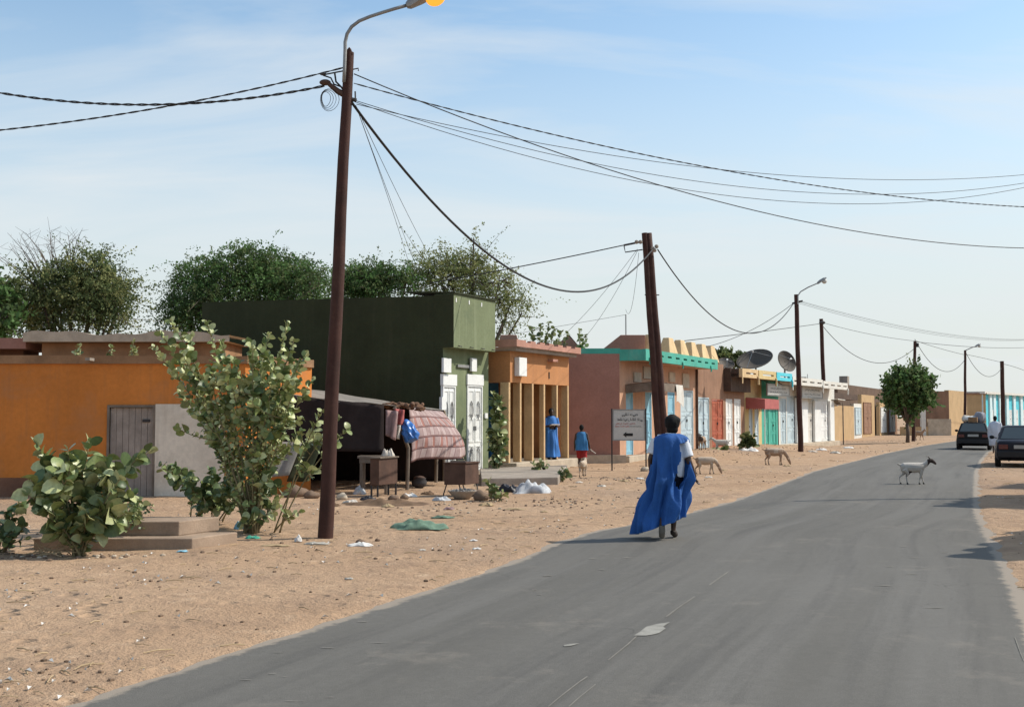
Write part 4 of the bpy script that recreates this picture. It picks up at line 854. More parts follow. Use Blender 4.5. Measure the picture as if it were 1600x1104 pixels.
o = p2o; mb = MB(); mb.tube([pp('2', 1000, 378), pp('2', 975, 383)], .03, 5); mb.tube([pp('2', 975, 384), pp('2', 977, 394), pp('2', 1004, 390)], .018, 5); mb.build('cable_bracket', M['iron'], o)
mb = MB()
for q in ((994, 379), (1000, 379), (1019, 389), (1025, 386), (1022, 392)): mb.ell(pp('2', *q)+Vector((0, -.12, 0)), (.06, .05, .06), None, 8, 6)
mb.build('insulator', M['concrete'], o)
Y3 = 53.0
p3o = pole('3', (1251, 697), (1244, 460), Y3, 'brown lamp pole standing in front of the white shop', .13, .10)
a3 = [pp('3', *q)+Vector((0, -.1, 0)) for q in ((1246, 476), (1246, 462), (1250, 456), (1262, 449), (1276, 443))]
mb = MB(); mb.tube(a3, .03, 6); mb.build('lamp_arm', M['steel'], p3o); lamp_head('3', a3[-1], a3[-1]-a3[-2]+Vector((0, 0, .02)), .50, False)
mb = MB(); mb.tube([pp('3', 1238, 474), pp('3', 1254, 470)], .05, 6); mb.build('insulator', M['iron'], p3o)
p4o = pole('4', (1290, 690), (1283, 498), 73.0, 'dark wooden pole rising behind the white canopy', .15, .12); mb = MB(); mb.ell(pp('4', 1284, 504)+Vector((0, -.1, 0)), (.2, .15, .12)); mb.build('insulator', M['iron'], p4o)
p5o = pole('5', (1427, 690), (1429.5, 533), 81.0, 'wooden pole rising out of the round tree', .13, .10); mb = MB(); mb.box(*[f for f in (pp('5', 1432, 538).x-.05, pp('5', 1435, 538).x, -.1, .1, pp('5', 1432, 542).z, pp('5', 1432, 536).z)]); mb.build('insulator', M['iron'], p5o)
p6o = pole('6', (1508, 685), (1508, 547), 90.0, 'slim lamp pole beyond the loaded dark car', .12, .09)
a6 = [pp('6', *q) for q in ((1508, 552), (1509, 547), (1518, 543), (1524, 541))]; mb = MB(); mb.tube(a6, .04, 6); mb.build('lamp_arm', M['steel'], p6o); lamp_head('6', a6[-1], a6[-1]-a6[-2], .45, False)
p7o = pole('7', (1568, 678), (1565.5, 564), 100.0, 'dark wooden pole in front of the turquoise shops', .19, .16)
def plain_pole(x, y, h, label):
    o = thing('power_pole', label, 'pole', (x, y, gzz(x, y)), 0, 'wooden street poles'); mb = MB(); mb.tube([(0, 0, -.1), (.02, 0, h/2), (0, 0, h)], [.11, .095, .08], 10); mb.build('pole_shaft', M['polewood'], o, smooth=True)
    mb = MB(); mb.tube([(-.3, 0, h-.3), (.3, 0, h-.3)], .03, 6); mb.build('crossbar', M['iron'], o)
plain_pole(-9.6, 16.8, 7.3, 'wooden pole left of the photograph'); plain_pole(13.5, 25.5, 7.6, 'wooden pole right of the photograph')
# ------------------------------------------------------------------ wires: parabolas hung in vertical planes
def wire(label, S, E, pts, r, name='power_cable', group='overhead cables', twist=False, n=40, zS=None, zE=None):
    S = Vector((S[0], S[1])); E = Vector((E[0], E[1])); D = E-S; ts = []; zs_ = []
    nn = Vector((-D.y, D.x))
    for px, py in pts:
        d = ray(px, py); k = (S.dot(nn))/(d.x*nn.x+d.y*nn.y); P = Vector((d.x*k, d.y*k)); ts.append((P-S).dot(D)/D.length_squared); zs_.append(CAMH+d.z*k)
    wts = [1]*len(ts)
    if zS is not None: ts.append(0); zs_.append(zS); wts.append(5)
    if zE is not None: ts.append(1); zs_.append(zE); wts.append(5)
    cf = np.polyfit(ts, zs_, 2 if len(ts) > 2 else 1, w=wts)
    tt = np.linspace(0, 1, n+1); P = [Vector((S.x+D.x*t, S.y+D.y*t, float(np.polyval(cf, t)))) for t in tt]
    O = P[0].copy(); mb = MB()
    if twist:
        L = D.length; m = int(L/.035); 
        for ph in (0, 3.14159):
            q = []
            for i in range(m+1):
                t = i/m; a = ph+i*.55; q.append(Vector((S.x+D.x*t, S.y+D.y*t, float(np.polyval(cf, t))))-O+Vector((-D.y/L*math.cos(a), D.x/L*math.cos(a), math.sin(a)))*r*.75)
            mb.tube(q, r*.72, 5)
    else: mb.tube([p-O for p in P], r, 5)
    o = mb.build(name, M['cable'], None, smooth=True, loc=O); tag(o, label, 'cable', group); return o
def top(k): t = POLE[k][2]; return (t.x, t.y)
T1 = (AT(520, 130, Y1).x, Y1); T1r = (AT(553, 130, Y1).x, Y1)
wire('twisted cable falling to the left edge from the nearest pole', (AT(536, 110, Y1).x, Y1), (-9.6, 16.8), ((503, 115), (405, 136), (287, 162), (182, 180), (74, 195), (2, 203)), .010, twist=True)
wire('thick twisted cable sagging to the upper left edge from the nearest pole', (AT(507, 131, Y1).x, Y1), (-9.6, 16.8), ((500, 135), (405, 152), (287, 164), (182, 162), (74, 154), (2, 147)), .014, twist=True)
QR = (13.5, 25.5)
wire('twisted cable crossing the sky to the right edge, highest at its right half', T1r, QR, ((566, 131), (682, 167), (828, 203), (951, 231), (1070, 255), (1269, 288), (1368, 301), (1461, 313), (1598, 324)), .008, twist=True)
wire('cable crossing the sky to the lowest point of the right edge', T1r, (13.4, 25.4), ((639, 151), (838, 226), (938, 262), (1070, 302), (1269, 348), (1401, 370), (1598, 388)), .009)
for lab, pts in (('uppermost of three thin wires rising to the right edge', ((732, 206), (838, 226), (971, 246), (1070, 258), (1275, 276), (1401, 278), (1598, 275))),
                 ('middle of three thin wires rising to the right edge', ((732, 208), (871, 244), (1070, 282), (1256, 300), (1401, 302), (1598, 287))),
                 ('lowest of three thin wires rising to the right edge', ((616, 180), (739, 221), (871, 259), (1021, 290), (1269, 315), (1401, 315), (1598, 295)))):
    wire(lab, (AT(557, 158, Y1).x, Y1), QR, ((557, 158),)+pts, .0055)
wire('heavy black cable sagging low between the two nearest poles', (AT(549, 163, Y1).x, Y1), (AT(1021, 387, 33).x, 32.9), ((590, 213), (639, 276), (679, 319), (726, 365), (795, 420), (838, 441), (901, 456), (951, 446), (1004, 408), (1021, 388)), .022)
for k, (lab, pts, e) in enumerate((('leftmost thin drop wire from nearest pole to the green shop roof', ((556, 165), (600, 290), (631, 385)), 648), ('middle thin drop wire from nearest pole to the green shop roof', ((556, 165), (602, 290), (638, 385)), 656), ('rightmost thin drop wire from nearest pole to the green shop roof', ((556, 165), (615, 290), (663, 385)), 690))):
    wire(lab, (AT(556, 165, Y1).x, Y1), (AT(e, 450, 34.6).x, 34.6), pts, .005)
wire('black cable from the twin pole down to the green shop roof', (AT(975, 383, 33).x, 33.0), (AT(672, 447, 33.6).x, 33.6), ((974, 383), (905, 398), (838, 411), (752, 428), (673, 442)), .016)
wire('cable sagging between the twin pole and the lamp pole by the white shop', (AT(1027, 386, 33).x, 32.9), (AT(1240, 475, Y3).x, Y3), ((1027, 386), (1075, 459), (1120, 500), (1165, 519), (1191, 517), (1217, 501), (1239, 476)), .020)
PKr = lambda px, py, Y: (AT(px, py, Y).x, Y)
wire('wire from the white shop lamp pole down to the merlons', (AT(1240, 474, Y3).x, Y3), PKr(1095, 545, 49.5), ((1239, 474), (1201, 501), (1168, 518), (1118, 538)), .013)
wire('straight wire from the pole behind the canopy to the merlons', PKr(1280, 505, 73), PKr(1060, 534, 48), ((1278, 506), (1180, 519), (1080, 531)), .018)
wire('slack cable between the pole behind the canopy and the tree pole', top('4'), top('5'), ((1288, 512), (1311, 537), (1337, 556), (1377, 566), (1403, 562), (1425, 547)), .02)
wire('taut wire between the pole behind the canopy and the tree pole', top('4'), top('5'), ((1293, 506), (1350, 520), (1425, 532)), .014)
wire('taut wire from the tree pole out to the right edge', top('5'), (AT(1640, 545, 120).x, 120), ((1442, 535), (1508, 541), (1598, 543)), .018)
for k, dy in enumerate((0, 2.5, 6)): wire(('upper', 'middle', 'lower')[k]+' of the faint wires from the white shop lamp pole to the right edge', top('3'), (AT(1640, 533, 95).x, 95), ((1251, 470+dy*.5), (1311, 487+dy), (1429, 513+dy*.8), (1508, 525+dy*.5), (1598, 530+dy*.3)), .008)
wire('slack cable between the tree pole and the far lamp pole', top('5'), top('6'), ((1435, 539), (1453, 567), (1479, 579), (1507, 563)), .02)
wire('taut wire between the tree pole and the far lamp pole', top('5'), top('6'), ((1442, 536), (1475, 546), (1507, 554)), .016)
wire('slack cable between the far lamp pole and the turquoise shops pole', top('6'), top('7'), ((1512, 556), (1529, 580), (1547, 588), (1565, 575)), .02)
wire('taut wire between the far lamp pole and the turquoise shops pole', top('6'), top('7'), ((1512, 554), (1540, 560), (1565, 566)), .016)
wire('cable from the turquoise shops pole out to the right edge', top('7'), (AT(1640, 588, 115).x, 115), ((1570, 569), (1585, 573), (1599, 578)), .02)
for lab, e, Y, pts in (('left thin drop wire from the twin pole behind the arcade', 880, 41, ((988, 400), (945, 455), (900, 505))), ('right thin drop wire from the twin pole behind the arcade', 905, 42, ((992, 400), (960, 460), (918, 522)))):
    wire(lab, PKr(996, 390, 33), PKr(e, 530, Y), pts, .006)
mt = AT(978, 525, 43.5); MS = thing('roof_mast', 'thin service mast on the terracotta shop roof', 'mast', (mt.x, mt.y, mt.z-.4)); mb = MB(); mb.tube([(0, 0, 0), (0, 0, AT(978, 491, 43.5).z-mt.z+.4)], .025, 6); mb.build('mast_tube', M['steel'], MS)
wire('thin wire from the twin pole to the roof mast', PKr(998, 392, 33), (mt.x, mt.y), ((998, 395), (992, 450), (982, 490)), .006); wire('thin wire from the roof mast towards the arcade roof', (mt.x, mt.y), PKr(800, 525, 40), ((975, 492), (900, 505), (830, 517)), .007)
# ------------------------------------------------------------------ arrow sign
ps = onG(957, 735); ps2 = AT(1008, 735, ps.y); SG = thing('arrow_sign', 'white arrow signboard on two posts beside the terracotta shop', 'sign', ps); F = Fr(ps, 0.0)
x0, z1 = F.hit(957, 639); x1, z0 = F.hit(1008, 688)
mb = MB(); mb.box(x0+.03, x1-.03, -.01, .015, z0+.03, z1-.03); mb.build('board', M['sign'], SG); mb = MB(); mb.wall(x0, x1, z0, z1, -.02, .02, [(x0+.035, x1-.035, z0+.035, z1-.035)]); mb.build('frame', M['steel'], SG)
for x in (x0-.025, x1+.025): mb = MB(); mb.box(x-.02, x+.02, -.02, .02, -.1, z1+.02); mb.build('post', M['iron'], SG)
w_, h_ = x1-x0, z1-z0
mb = MB(); script_line(mb, x0+w_*.28, x0+w_*.78, z0+h_*.80, h_*.085, -.012, 2); script_line(mb, x0+w_*.14, x0+w_*.92, z0+h_*.64, h_*.085, -.012, 4); script_line(mb, x0+w_*.55, x0+w_*.88, z0+h_*.44, h_*.04, -.012, 2); mb.build('lettering', M['black'], SG)
mb = MB(); script_line(mb, x0+w_*.10, x0+w_*.70, z0+h_*.53, h_*.05, -.012, 3); script_line(mb, x0+w_*.08, x0+w_*.52, z0+h_*.44, h_*.05, -.012, 3); mb.build('red_lettering', M['redtxt'], SG)
cx, cz = x0+w_*.48, z0+h_*.19; mb = MB(); pts = [(-.17, 0), (-.06, .09), (-.06, .045), (.15, .045), (.15, -.045), (-.06, -.045), (-.06, -.09)]
mb.add([(cx+a, -.014, cz+b) for a, b in pts], [tuple(range(6, -1, -1))]); mb.build('arrow', M['black'], SG)
mb = MB(); mb.ell((x1, 0, .03), (.16, .14, .10)); mb.build('concrete_foot', M['lightconc'], SG)
# ------------------------------------------------------------------ cloth tent stall beside the green shop
M['plaid'] = None
def plaid_mat():
    m = bpy.data.materials.new('plaid_blanket'); m.use_nodes = True; t = m.node_tree; b = t.nodes['Principled BSDF']
    uv = N(t, 'ShaderNodeUVMap').outputs[0]; sp = N(t, 'ShaderNodeSeparateXYZ'); t.links.new(uv, sp.inputs[0])
    def stripes(src, freq, lo):
        a = N(t, 'ShaderNodeMath', operation='MULTIPLY', inp={1: freq}); t.links.new(src, a.inputs[0]); f = N(t, 'ShaderNodeMath', operation='FRACT'); t.links.new(a.outputs[0], f.inputs[0])
        g = N(t, 'ShaderNodeMath', operation='GREATER_THAN', inp={1: lo}); t.links.new(f.outputs[0], g.inputs[0]); return g.outputs[0]
    o = _mix(t, stripes(sp.outputs[0], 9, .5), (.36, .265, .25), (.43, .335, .315)); o = _mix(t, stripes(sp.outputs[1], 5, .80), o, (.22, .135, .125))
    k = N(t, 'ShaderNodeMath', operation='MULTIPLY'); t.links.new(stripes(sp.outputs[0], 9, .66), k.inputs[0]); t.links.new(stripes(sp.outputs[1], 2.5, .45), k.inputs[1])
    o = _mix(t, k.outputs[0], o, (.34, .17, .14)); o = _mix(t, stripes(sp.outputs[1], 5, .93), o, (.10, .06, .06)); o = _mix(t, stripes(sp.outputs[0], 18, .90), o, (.22, .13, .13))
    tx = N(t, 'ShaderNodeTexCoord').outputs['Object']; o = _mix(t, _noise(t, tx, 4, 5, .6, .4, .7), o, _mix(t, 1.0, o, (.7, .68, .66), 'MULTIPLY'))
    t.links.new(o, b.inputs['Base Color']); b.inputs['Roughness'].default_value = .95; b.inputs['Specular IOR Level'].default_value = .1
    bn = N(t, 'ShaderNodeBump', inp={'Strength': .3, 'Distance': .01}); t.links.new(_noise(t, tx, 60, 5), bn.inputs['Height']); t.links.new(bn.outputs[0], b.inputs['Normal']); return m
FL = AT(425, 614, 26.0); FRt = AT(600, 633, 26.2); BRt = AT(694, 641, 31.0); BLt = AT(486, 608, 31.6)
TL = Vector((FRt.x, FRt.y, 0)); TN = thing('cloth_tent', 'dark cloth tent stall on poles against the green shop', 'tent', TL)
def lerp(a, b, t): return a+(b-a)*t
def tsheet(name, a, b, c, d, m_, nu=18, nv=12, amp=.04, sag=0.0, outv=Vector((0, -1, 0)), fr=7.0, solid=.012, uv=False, parent=None):
    """a,b top edge; d,c bottom edge (a above d)"""
    mb = MB(); ph = random.uniform(0, 6)
    def fn(u, v):
        p = lerp(lerp(a, b, u), lerp(d, c, u), v)
        return tuple(p+outv*(amp*math.sin(u*fr+ph+1.3*v)*(.3+v)+amp*.5*math.sin(u*fr*2.3+ph*2+v*2))+Vector((0, 0, -sag*math.sin(u*math.pi)*math.sin(v*math.pi)))-TL)
    mb.sheet(fn, nu, nv); ob = mb.build(name, m_, parent or TN, smooth=True, solid=solid)
    if uv:
        ul = ob.data.uv_layers.new(name='UVMap'); n1 = nu+1
        for lp in ob.data.loops: ul.data[lp.index].uv = ((lp.vertex_index % n1)/nu, (lp.vertex_index//n1)/nv)
    return ob
zg = gzz(TL.x, TL.y); dn = lambda p, z: Vector((p.x, p.y, z))
tsheet('roof_cloth', BLt, BRt, FRt, FL, M['tarpgrey'], amp=.02, sag=.10, outv=Vector((0, 0, 1)))
tsheet('front_cloth', FL, FRt, AT(600, 706, 26.15), AT(425, 702, 25.95), M['tarp'], amp=.05)
tsheet('back_cloth', BLt, BRt, dn(BRt, 0), dn(BLt, 0), M['tarp'], amp=.04)  # back and left cloths added to keep the inside dark
tsheet('left_cloth', BLt, FL, dn(FL, .1), dn(BLt, 0), M['tarp'], amp=.04, outv=Vector((-1, 0, 0)))
e1 = lerp(FRt, BRt, .30)
bl = tsheet('plaid_blanket_temp', lerp(FRt, BRt, .36), AT(692, 643, 30.6), AT(716, 712, 29.4), AT(640, 727, 27.6), plaid_mat(), nu=26, nv=18, amp=.07, sag=-.0, outv=Vector((1, -.25, 0)), fr=6.0, uv=True)
for v in bl.data.vertices:   # belly of the blanket in the wind
    n1 = 27; u, q = (v.index % n1)/26, (v.index//n1)/18; v.co += Vector((.42, -.16, .10))*math.sin(q*2.5)*math.sin(u*2.7)+Vector((.05, -.02, 0))*math.sin(u*13+q*3)*q+Vector((.03, 0, 0))*math.sin(u*27-q*6)*q+Vector((0, 0, .07))*math.sin(u*5.0+1)*q
bl.name = 'plaid_blanket'; bl.parent = None; bl.location = TL; tag(bl, 'pink plaid blanket hung over the street side of the tent', 'blanket')
for q, x_, y_ in ((1, 636, 765), (2, 681, 753)):
    p = onG(x_, y_); mb = MB(); t_ = lerp(FRt, BRt, .15 if q == 1 else .75)
    mb.tube([Vector((p.x, p.y, -.1))-TL, Vector((p.x+.02, p.y, 1.0))-TL, Vector((t_.x, t_.y, t_.z-.03))-TL], .045, 8); mb.build('tent_pole', M['wood'], TN)
for p in (FL, BLt, BRt): mb = MB(); mb.tube([dn(p, -.1)-TL, p-TL-Vector((0, 0, .02))], .04, 7); mb.build('tent_pole', M['wood'], TN)
# slanting pale tarp and green cloth at the tent's left end
q0 = onG(432, 742); tp = tsheet('pale_flap', AT(432, 690, 25.4), AT(472, 690, 25.4), AT(452, 742, 25.0), AT(424, 745, 25.0), M['tarpgrey'], 8, 8, .03); tsheet('green_flap', AT(470, 690, 25.9), AT(505, 690, 25.9), AT(480, 752, 25.6), AT(448, 752, 25.6), M['greenside'], 8, 8, .03)
M_c1 = mat('faded_pink_cloth', (.33, .22, .21), var=.25, scale=4, rough=.95); M_c2 = mat('red_print_cloth', (.45, .13, .12), var=.4, scale=9, rough=.95); M_c3 = mat('pale_rag', (.62, .56, .48), var=.2, rough=.95)
M_bag = mat('blue_plastic', (.03, .15, .46), rough=.35, var=.2, scale=6, bump=.2, bscale=30, spec=.5)
for lab, m_, a, b, c, d, Y in (('faded rag hanging at the tent corner beside the blue bag', M_c1, (602, 640), (622, 642), (618, 688), (603, 680), 26.3), ('red printed cloth hanging over the tent front', M_c2, (616, 638), (632, 640), (630, 664), (618, 662), 26.6), ('pale rag hanging below the red printed cloth', M_c3, (616, 664), (626, 664), (624, 686), (615, 684), 26.5)):
    mb = MB(); A_, B_, C_, D_ = (AT(*p, Y) for p in (a, b, c, d)); O = A_.copy()
    mb.sheet(lambda u, v: tuple(lerp(lerp(A_, B_, u), lerp(D_, C_, u), v)+Vector((0, -.05*math.sin(u*9+v*2)-.03*v, 0))-O), 12, 8); tag(mb.build('hanging_cloth', m_, None, smooth=True, loc=O, solid=.01), lab, 'cloth')
O = AT(632, 655, 26.7); mb = MB(); ax = AT(646, 690, 26.6)-O
for k in range(1): 
    pts = [ax*t for t in (0, .15, .4, .7, .92, 1)]; mb.tube(pts, [.04, .10, .17, .20, .17, .05], 12)
me = blob(mb, .02, 3, 'plastic_bag')
for v in me.vertices: v.co += Vector((.018*math.sin(v.co.z*40+v.co.x*25), -.02*math.sin(v.co.x*45+v.co.z*15), 0))
tag(put(me, 'plastic_bag', M_bag, loc=O), 'blue plastic bag hanging beside the plaid blanket', 'bag')
O = AT(632, 640, 27.2); mb = MB()
for k in range(60): c = Vector((random.uniform(-.45, .45), random.uniform(-.2, .4), random.uniform(0, .15))); mb.ell(c, (random.uniform(.04, .16), random.uniform(.03, .06), random.uniform(.02, .06)), Matrix.Rotation(random.uniform(0, 3), 3, 'Z'), 8, 6)
M_bun = mat('brown_rag_bundle', (.16, .09, .055), var=.5, scale=5, rough=.95); tag(put(blob(mb, .018, 1, 'bundle'), 'rag_bundle', M_bun, loc=O), 'heap of brown rags lying on the tent roof', 'bundle')
# table, cabinet, stove box, basin
p = onG(565, 772); TB = thing('work_table', 'rough grey wooden table under the tent edge', 'table', p); ht = AT(565, 712, p.y).z-p.z; w_ = .62
for k in range(4): mb = MB(); mb.box(-.10+k*.0, w_, .0+k*.14, .13+k*.14, ht-.05, ht); mb.build('plank', M['wood'], TB)
mb = MB(); mb.box(-.06, w_-.04, .02, .05, ht-.16, ht-.052); mb.build('apron', M['wood'], TB)
for x, y in ((-.05, .03), (.5, .03), (-.05, .5), (.5, .5)): mb = MB(); mb.box(x, x+.06, y, y+.06, 0, ht-.052); mb.build('leg', M['wood'], TB)
p = onG(592, 776); CB = thing('metal_cabinet', 'dark brown metal cabinet standing beside the wooden table', 'cabinet', p); F = Fr(p, 0); x0 = F.hit(578, 760)[0]; z1 = F.hit(590, 716)[1]; s_ = u_*.75
mb = MB(); mb.prism([(x0, 0), (.0, 0), (s_.x, s_.y), (x0+s_.x, s_.y)], .25, z1); mb.build('body', M['rust'], CB, bevel=.01)
mb = MB(); mb.prism([(x0-.03, -.03), (.03, -.03), (s_.x+.03, s_.y), (x0+s_.x, s_.y)], z1+.002, z1+.03); mb.build('lid', M['wood'], CB)
for q in ((x0+.03, .03), (-.03, .03), (s_.x-.03, s_.y-.05), (x0+s_.x, s_.y-.05)): mb = MB(); mb.box(q[0]-.02, q[0]+.02, q[1]-.02, q[1]+.02, 0, .249); mb.build('leg', M['iron'], CB)
p = onG(727, 776); SV = thing('stove_box', 'rusty brown metal box on thin legs before the white doors', 'box', p); F = Fr(p, 0); x0 = F.hit(694, 740)[0]; z0 = F.hit(727, 757)[1]; z1 = F.hit(727, 724)[1]; s_ = u_*.62
mb = MB(); mb.prism([(x0, 0), (0, 0), (s_.x, s_.y), (x0+s_.x, s_.y)], z0, z1); mb.build('body', M['rust'], SV, bevel=.008)
mb = MB(); mb.prism([(x0-.02, -.02), (.02, -.02), (s_.x+.03, s_.y), (x0+s_.x, s_.y)], z1+.002, z1+.03); mb.build('lid', M['rust'], SV)
mb = MB(); mb.tube([(-.2, .2, z1+.03), (-.18, .2, z1+.09), (-.02, .25, z1+.09), (.0, .25, z1+.03)], .012, 5); mb.build('handle', M['iron'], SV)
mb = MB(); mb.box(-.33, .0, .1, .3, z1+.031, z1+.06); mb.build('tray', M['wood'], SV)
for q in ((x0+.05, .03), (-.05, .03), (s_.x-.05, s_.y-.05), (x0+s_.x+.02, s_.y-.05)): mb = MB(); mb.tube([(q[0], q[1], z0), (q[0]+(.06 if q[0] > -.2 else -.08), q[1]-.02, 0)], .014, 5); mb.build('leg', M['iron'], SV)
p = onG(722, 779); BS = thing('ash_basin', 'shallow grey basin heaped with ash and charcoal', 'basin', p); mb = MB(); mb.lathe([(.16, 0), (.20, .06), (.30, .16), (.31, .18), (.28, .17), (.02, .10)], 18); mb.build('bowl', M['concrete'], BS, smooth=True)
mb = MB()
for k in range(60): a, r_ = random.uniform(0, 6.28), .25*math.sqrt(random.random()); mb.ell((r_*math.cos(a), r_*math.sin(a), .16+.09*(1-r_/.25)*random.random()), random.uniform(.015, .035), None, 5, 4)
tag(mb.build('charcoal', mat('ash_grey', (.22, .21, .20), var=.6, scale=8), BS), kind='stuff')
# pots and cans around the stall
p = onG(655, 762); PT = thing('cooking_pot', 'soot blackened cooking pot under the plaid blanket', 'pot', p); mb = MB(); mb.lathe([(.08, 0), (.17, .06), (.19, .15), (.15, .22), (.17, .24)], 16); mb.build('pot', M['iron'], PT, smooth=True); mb = MB(); mb.lathe([(.16, .241), (.10, .28), (.02, .30)], 16); mb.build('lid', M['rust'], PT, smooth=True)
for k, (a_, b_) in enumerate(((BRt, onG(745, 764)),)):
    mb = MB(); mb.tube([Vector((0, 0, 0)), (b_-a_)*.5+Vector((0, 0, -.05)), b_-a_], .009, 5); tag(mb.build('guy_rope', M_str, None, loc=a_), 'guy rope from the tent back corner towards the slab', 'rope')
M_rock = mat('brown_rock', (.19, .13, .09), var=.35, scale=4, stain=(.3, .23, .17), bump=.5)
def lump(px, py, r, label, m_=None, name='rock', cat='rock', group='stones by the tent', sq=.7):
    p = onG(px, py); mb = MB(); mb.ell((0, 0, r*sq*.6), (r*1.2, r, r*sq), Matrix.Rotation(random.uniform(0, 3), 3, 'Z'), 10, 7)
    ph = [random.uniform(0, 6) for _ in range(4)]; mb.v = [(x*(1+.16*math.sin(9/r*.1*z+ph[0]+x/r*3)), y*(1+.16*math.sin(y/r*3+ph[1])), z*(1+.14*math.sin(x/r*4+ph[2]))) for x, y, z in mb.v]
    return tag(mb.build(name, m_ or M_rock, None, smooth=True, loc=p), label, cat, group)
lump(752, 781, .17, 'brown rock propped beside the ash basin'); lump(742, 775, .15, 'rock behind the ash basin'); lump(462, 776, .22, 'brown rock at the foot of the tent left of the pole'); lump(487, 778, .14, 'smaller rock close left of the lamp pole')
lump(615, 781, .10, 'small clod in front of the metal cabinet'); lump(632, 779, .09, 'small clod under the plaid blanket'); lump(534, 780, .12, 'grey stone just right of the lamp pole', M['lightconc']); lump(773, 778, .16, 'rock at the edge of the forecourt slab')
lump(590, 845, .035, 'pebble near the torn paper by the pole'); lump(563, 848, .05, 'brown stone next to the white torn paper')
M_dung = mat('brown_ash_heap', (.16, .10, .06), var=.4, scale=4, bump=.6)
p = onG(600, 787); mb = MB(); mb.sheet(lambda u, v: ((u-.5)*2.0, (v-.5)*1.0, -.02+.09*max(0, math.sin(u*3.14)*math.sin(v*3.14))*(1+.35*math.sin(u*23+v*9)+.3*math.sin(v*17-u*11))), 40, 24); tag(mb.build('ash_heap', M_dung, None, smooth=True, loc=p), 'low brown heap of ash and dung before the tent', 'heap')
# cloths, sacks and litter with a shape of their own
def crumple(px, py, wx, wy, h, m_, label, cat='litter', name='litter_scrap', group=None, seed=1, rz=0):
    p = onG(px, py); random.seed(seed); ph = [random.uniform(0, 6.28) for _ in range(8)]; mb = MB()
    def fn(u, v):
        a, b = u*2-1, v*2-1; r = min(1, math.hypot(a, b)); e = max(0, 1-r**4)**.65
        x = a*wx/2*(1+.18*math.sin(5*b+ph[0])); y = b*wy/2*(1+.2*math.sin(4*a+ph[1]))
        return (x, y, .008+h*e*(.62+.16*math.sin(4*a+2*b+ph[2])+.14*math.sin(6*b-4*a+ph[3])+.10*math.sin(11*a+5*b+ph[4])+.07*math.sin(9*b-14*a+ph[5])))
    mb.sheet(fn, 22, 14); return tag(mb.build(name, m_, None, smooth=True, loc=p, rz=rz, solid=.006), label, cat, group)
M_gcl = mat('faded_green_cloth', (.14, .22, .16), var=.35, scale=7, stain=(.26, .30, .25), rough=.95); M_sack = mat('grey_white_sack', (.50, .51, .52), var=.2, scale=5, stain=(.3, .29, .28), rough=.8); M_wp = mat('white_paper', (.72, .70, .66), var=.12, bump=.05); M_blk = mat('black_plastic', (.03, .03, .035), rough=.4, bump=.2); M_clear = mat('clear_dirty_plastic', (.45, .42, .36), rough=.35, var=.3, scale=8)
M_lb = mat('light_blue_plastic', (.25, .50, .62), rough=.4, var=.2); M_gp = mat('green_plastic', (.08, .38, .26), rough=.4, var=.2)
crumple(655, 826, .78, .40, .15, M_gcl, 'crumpled faded green cloth lying on the sand', 'cloth', 'fallen_cloth', seed=3); crumple(692, 809, .36, .18, .04, M_gcl, 'small grey green rag behind the crumpled green cloth', 'cloth', 'fallen_cloth', seed=4)
crumple(833, 770, .80, .60, .30, M_sack, 'grey white plastic sack slumped on the sand by the slab', 'sack', 'plastic_sack', seed=6); crumple(797, 768, .5, .35, .2, M_blk, 'dark plastic sheet beside the grey white sack', 'plastic', 'plastic_sheet', seed=7)
crumple(563, 853, .30, .14, .05, M_wp, 'torn white paper on the sand right of the pole', 'paper', seed=8); crumple(466, 846, .09, .08, .09, M_wp, 'small white carton left of the pole foot', 'paper', seed=9); crumple(495, 850, .30, .12, .03, M_clear, 'flat clear plastic film at the pole foot', 'plastic', seed=10)
crumple(380, 826, .24, .2, .16, M_lb, 'light blue plastic scrap under the big bush', 'plastic', seed=11); crumple(395, 841, .18, .12, .04, M_gp, 'green plastic scrap below the big bush', 'plastic', seed=12); crumple(163, 853, .30, .25, .17, M_blk, 'black plastic bag leaning on the steps', 'bag', seed=13); crumple(180, 858, .34, .22, .14, M_clear, 'crumpled clear plastic against the steps', 'plastic', seed=14)
crumple(285, 862, .12, .08, .02, M_lb, 'tiny light blue scrap at the step corner', 'plastic', seed=15); crumple(562, 772, .26, .2, .2, M_sack, 'white blue crumpled bag under the work table', 'bag', seed=16); crumple(745, 858, .10, .06, .02, M_wp, 'white scrap far from the pole on the sand', 'paper', seed=17)
crumple(430, 853, .34, .12, .02, M_str, 'flat piece of brown cardboard left of the pole', 'cardboard', seed=18); crumple(805, 796, .35, .12, .03, M_str, 'flat straw coloured scrap in front of the sack', 'litter', seed=19); crumple(602, 738, .3, .2, .25, M_c3, 'pale crumpled rag on the metal cabinet', 'cloth', seed=20).location = AT(606, 716, 26.0)
crumple(868, 748, .3, .25, .12, mat('pinkish_plastic', (.6, .2, .17), rough=.5), 'red and white plastic scrap by the little plants', 'plastic', seed=21); crumple(1145, 712, 1.1, .6, .18, M_sack, 'white rubbish heap by the plants at the brown shop', 'rubbish', seed=22); crumple(1170, 706, .9, .5, .22, M_wp, 'white sheet rubbish behind the grazing goat', 'rubbish', seed=23)
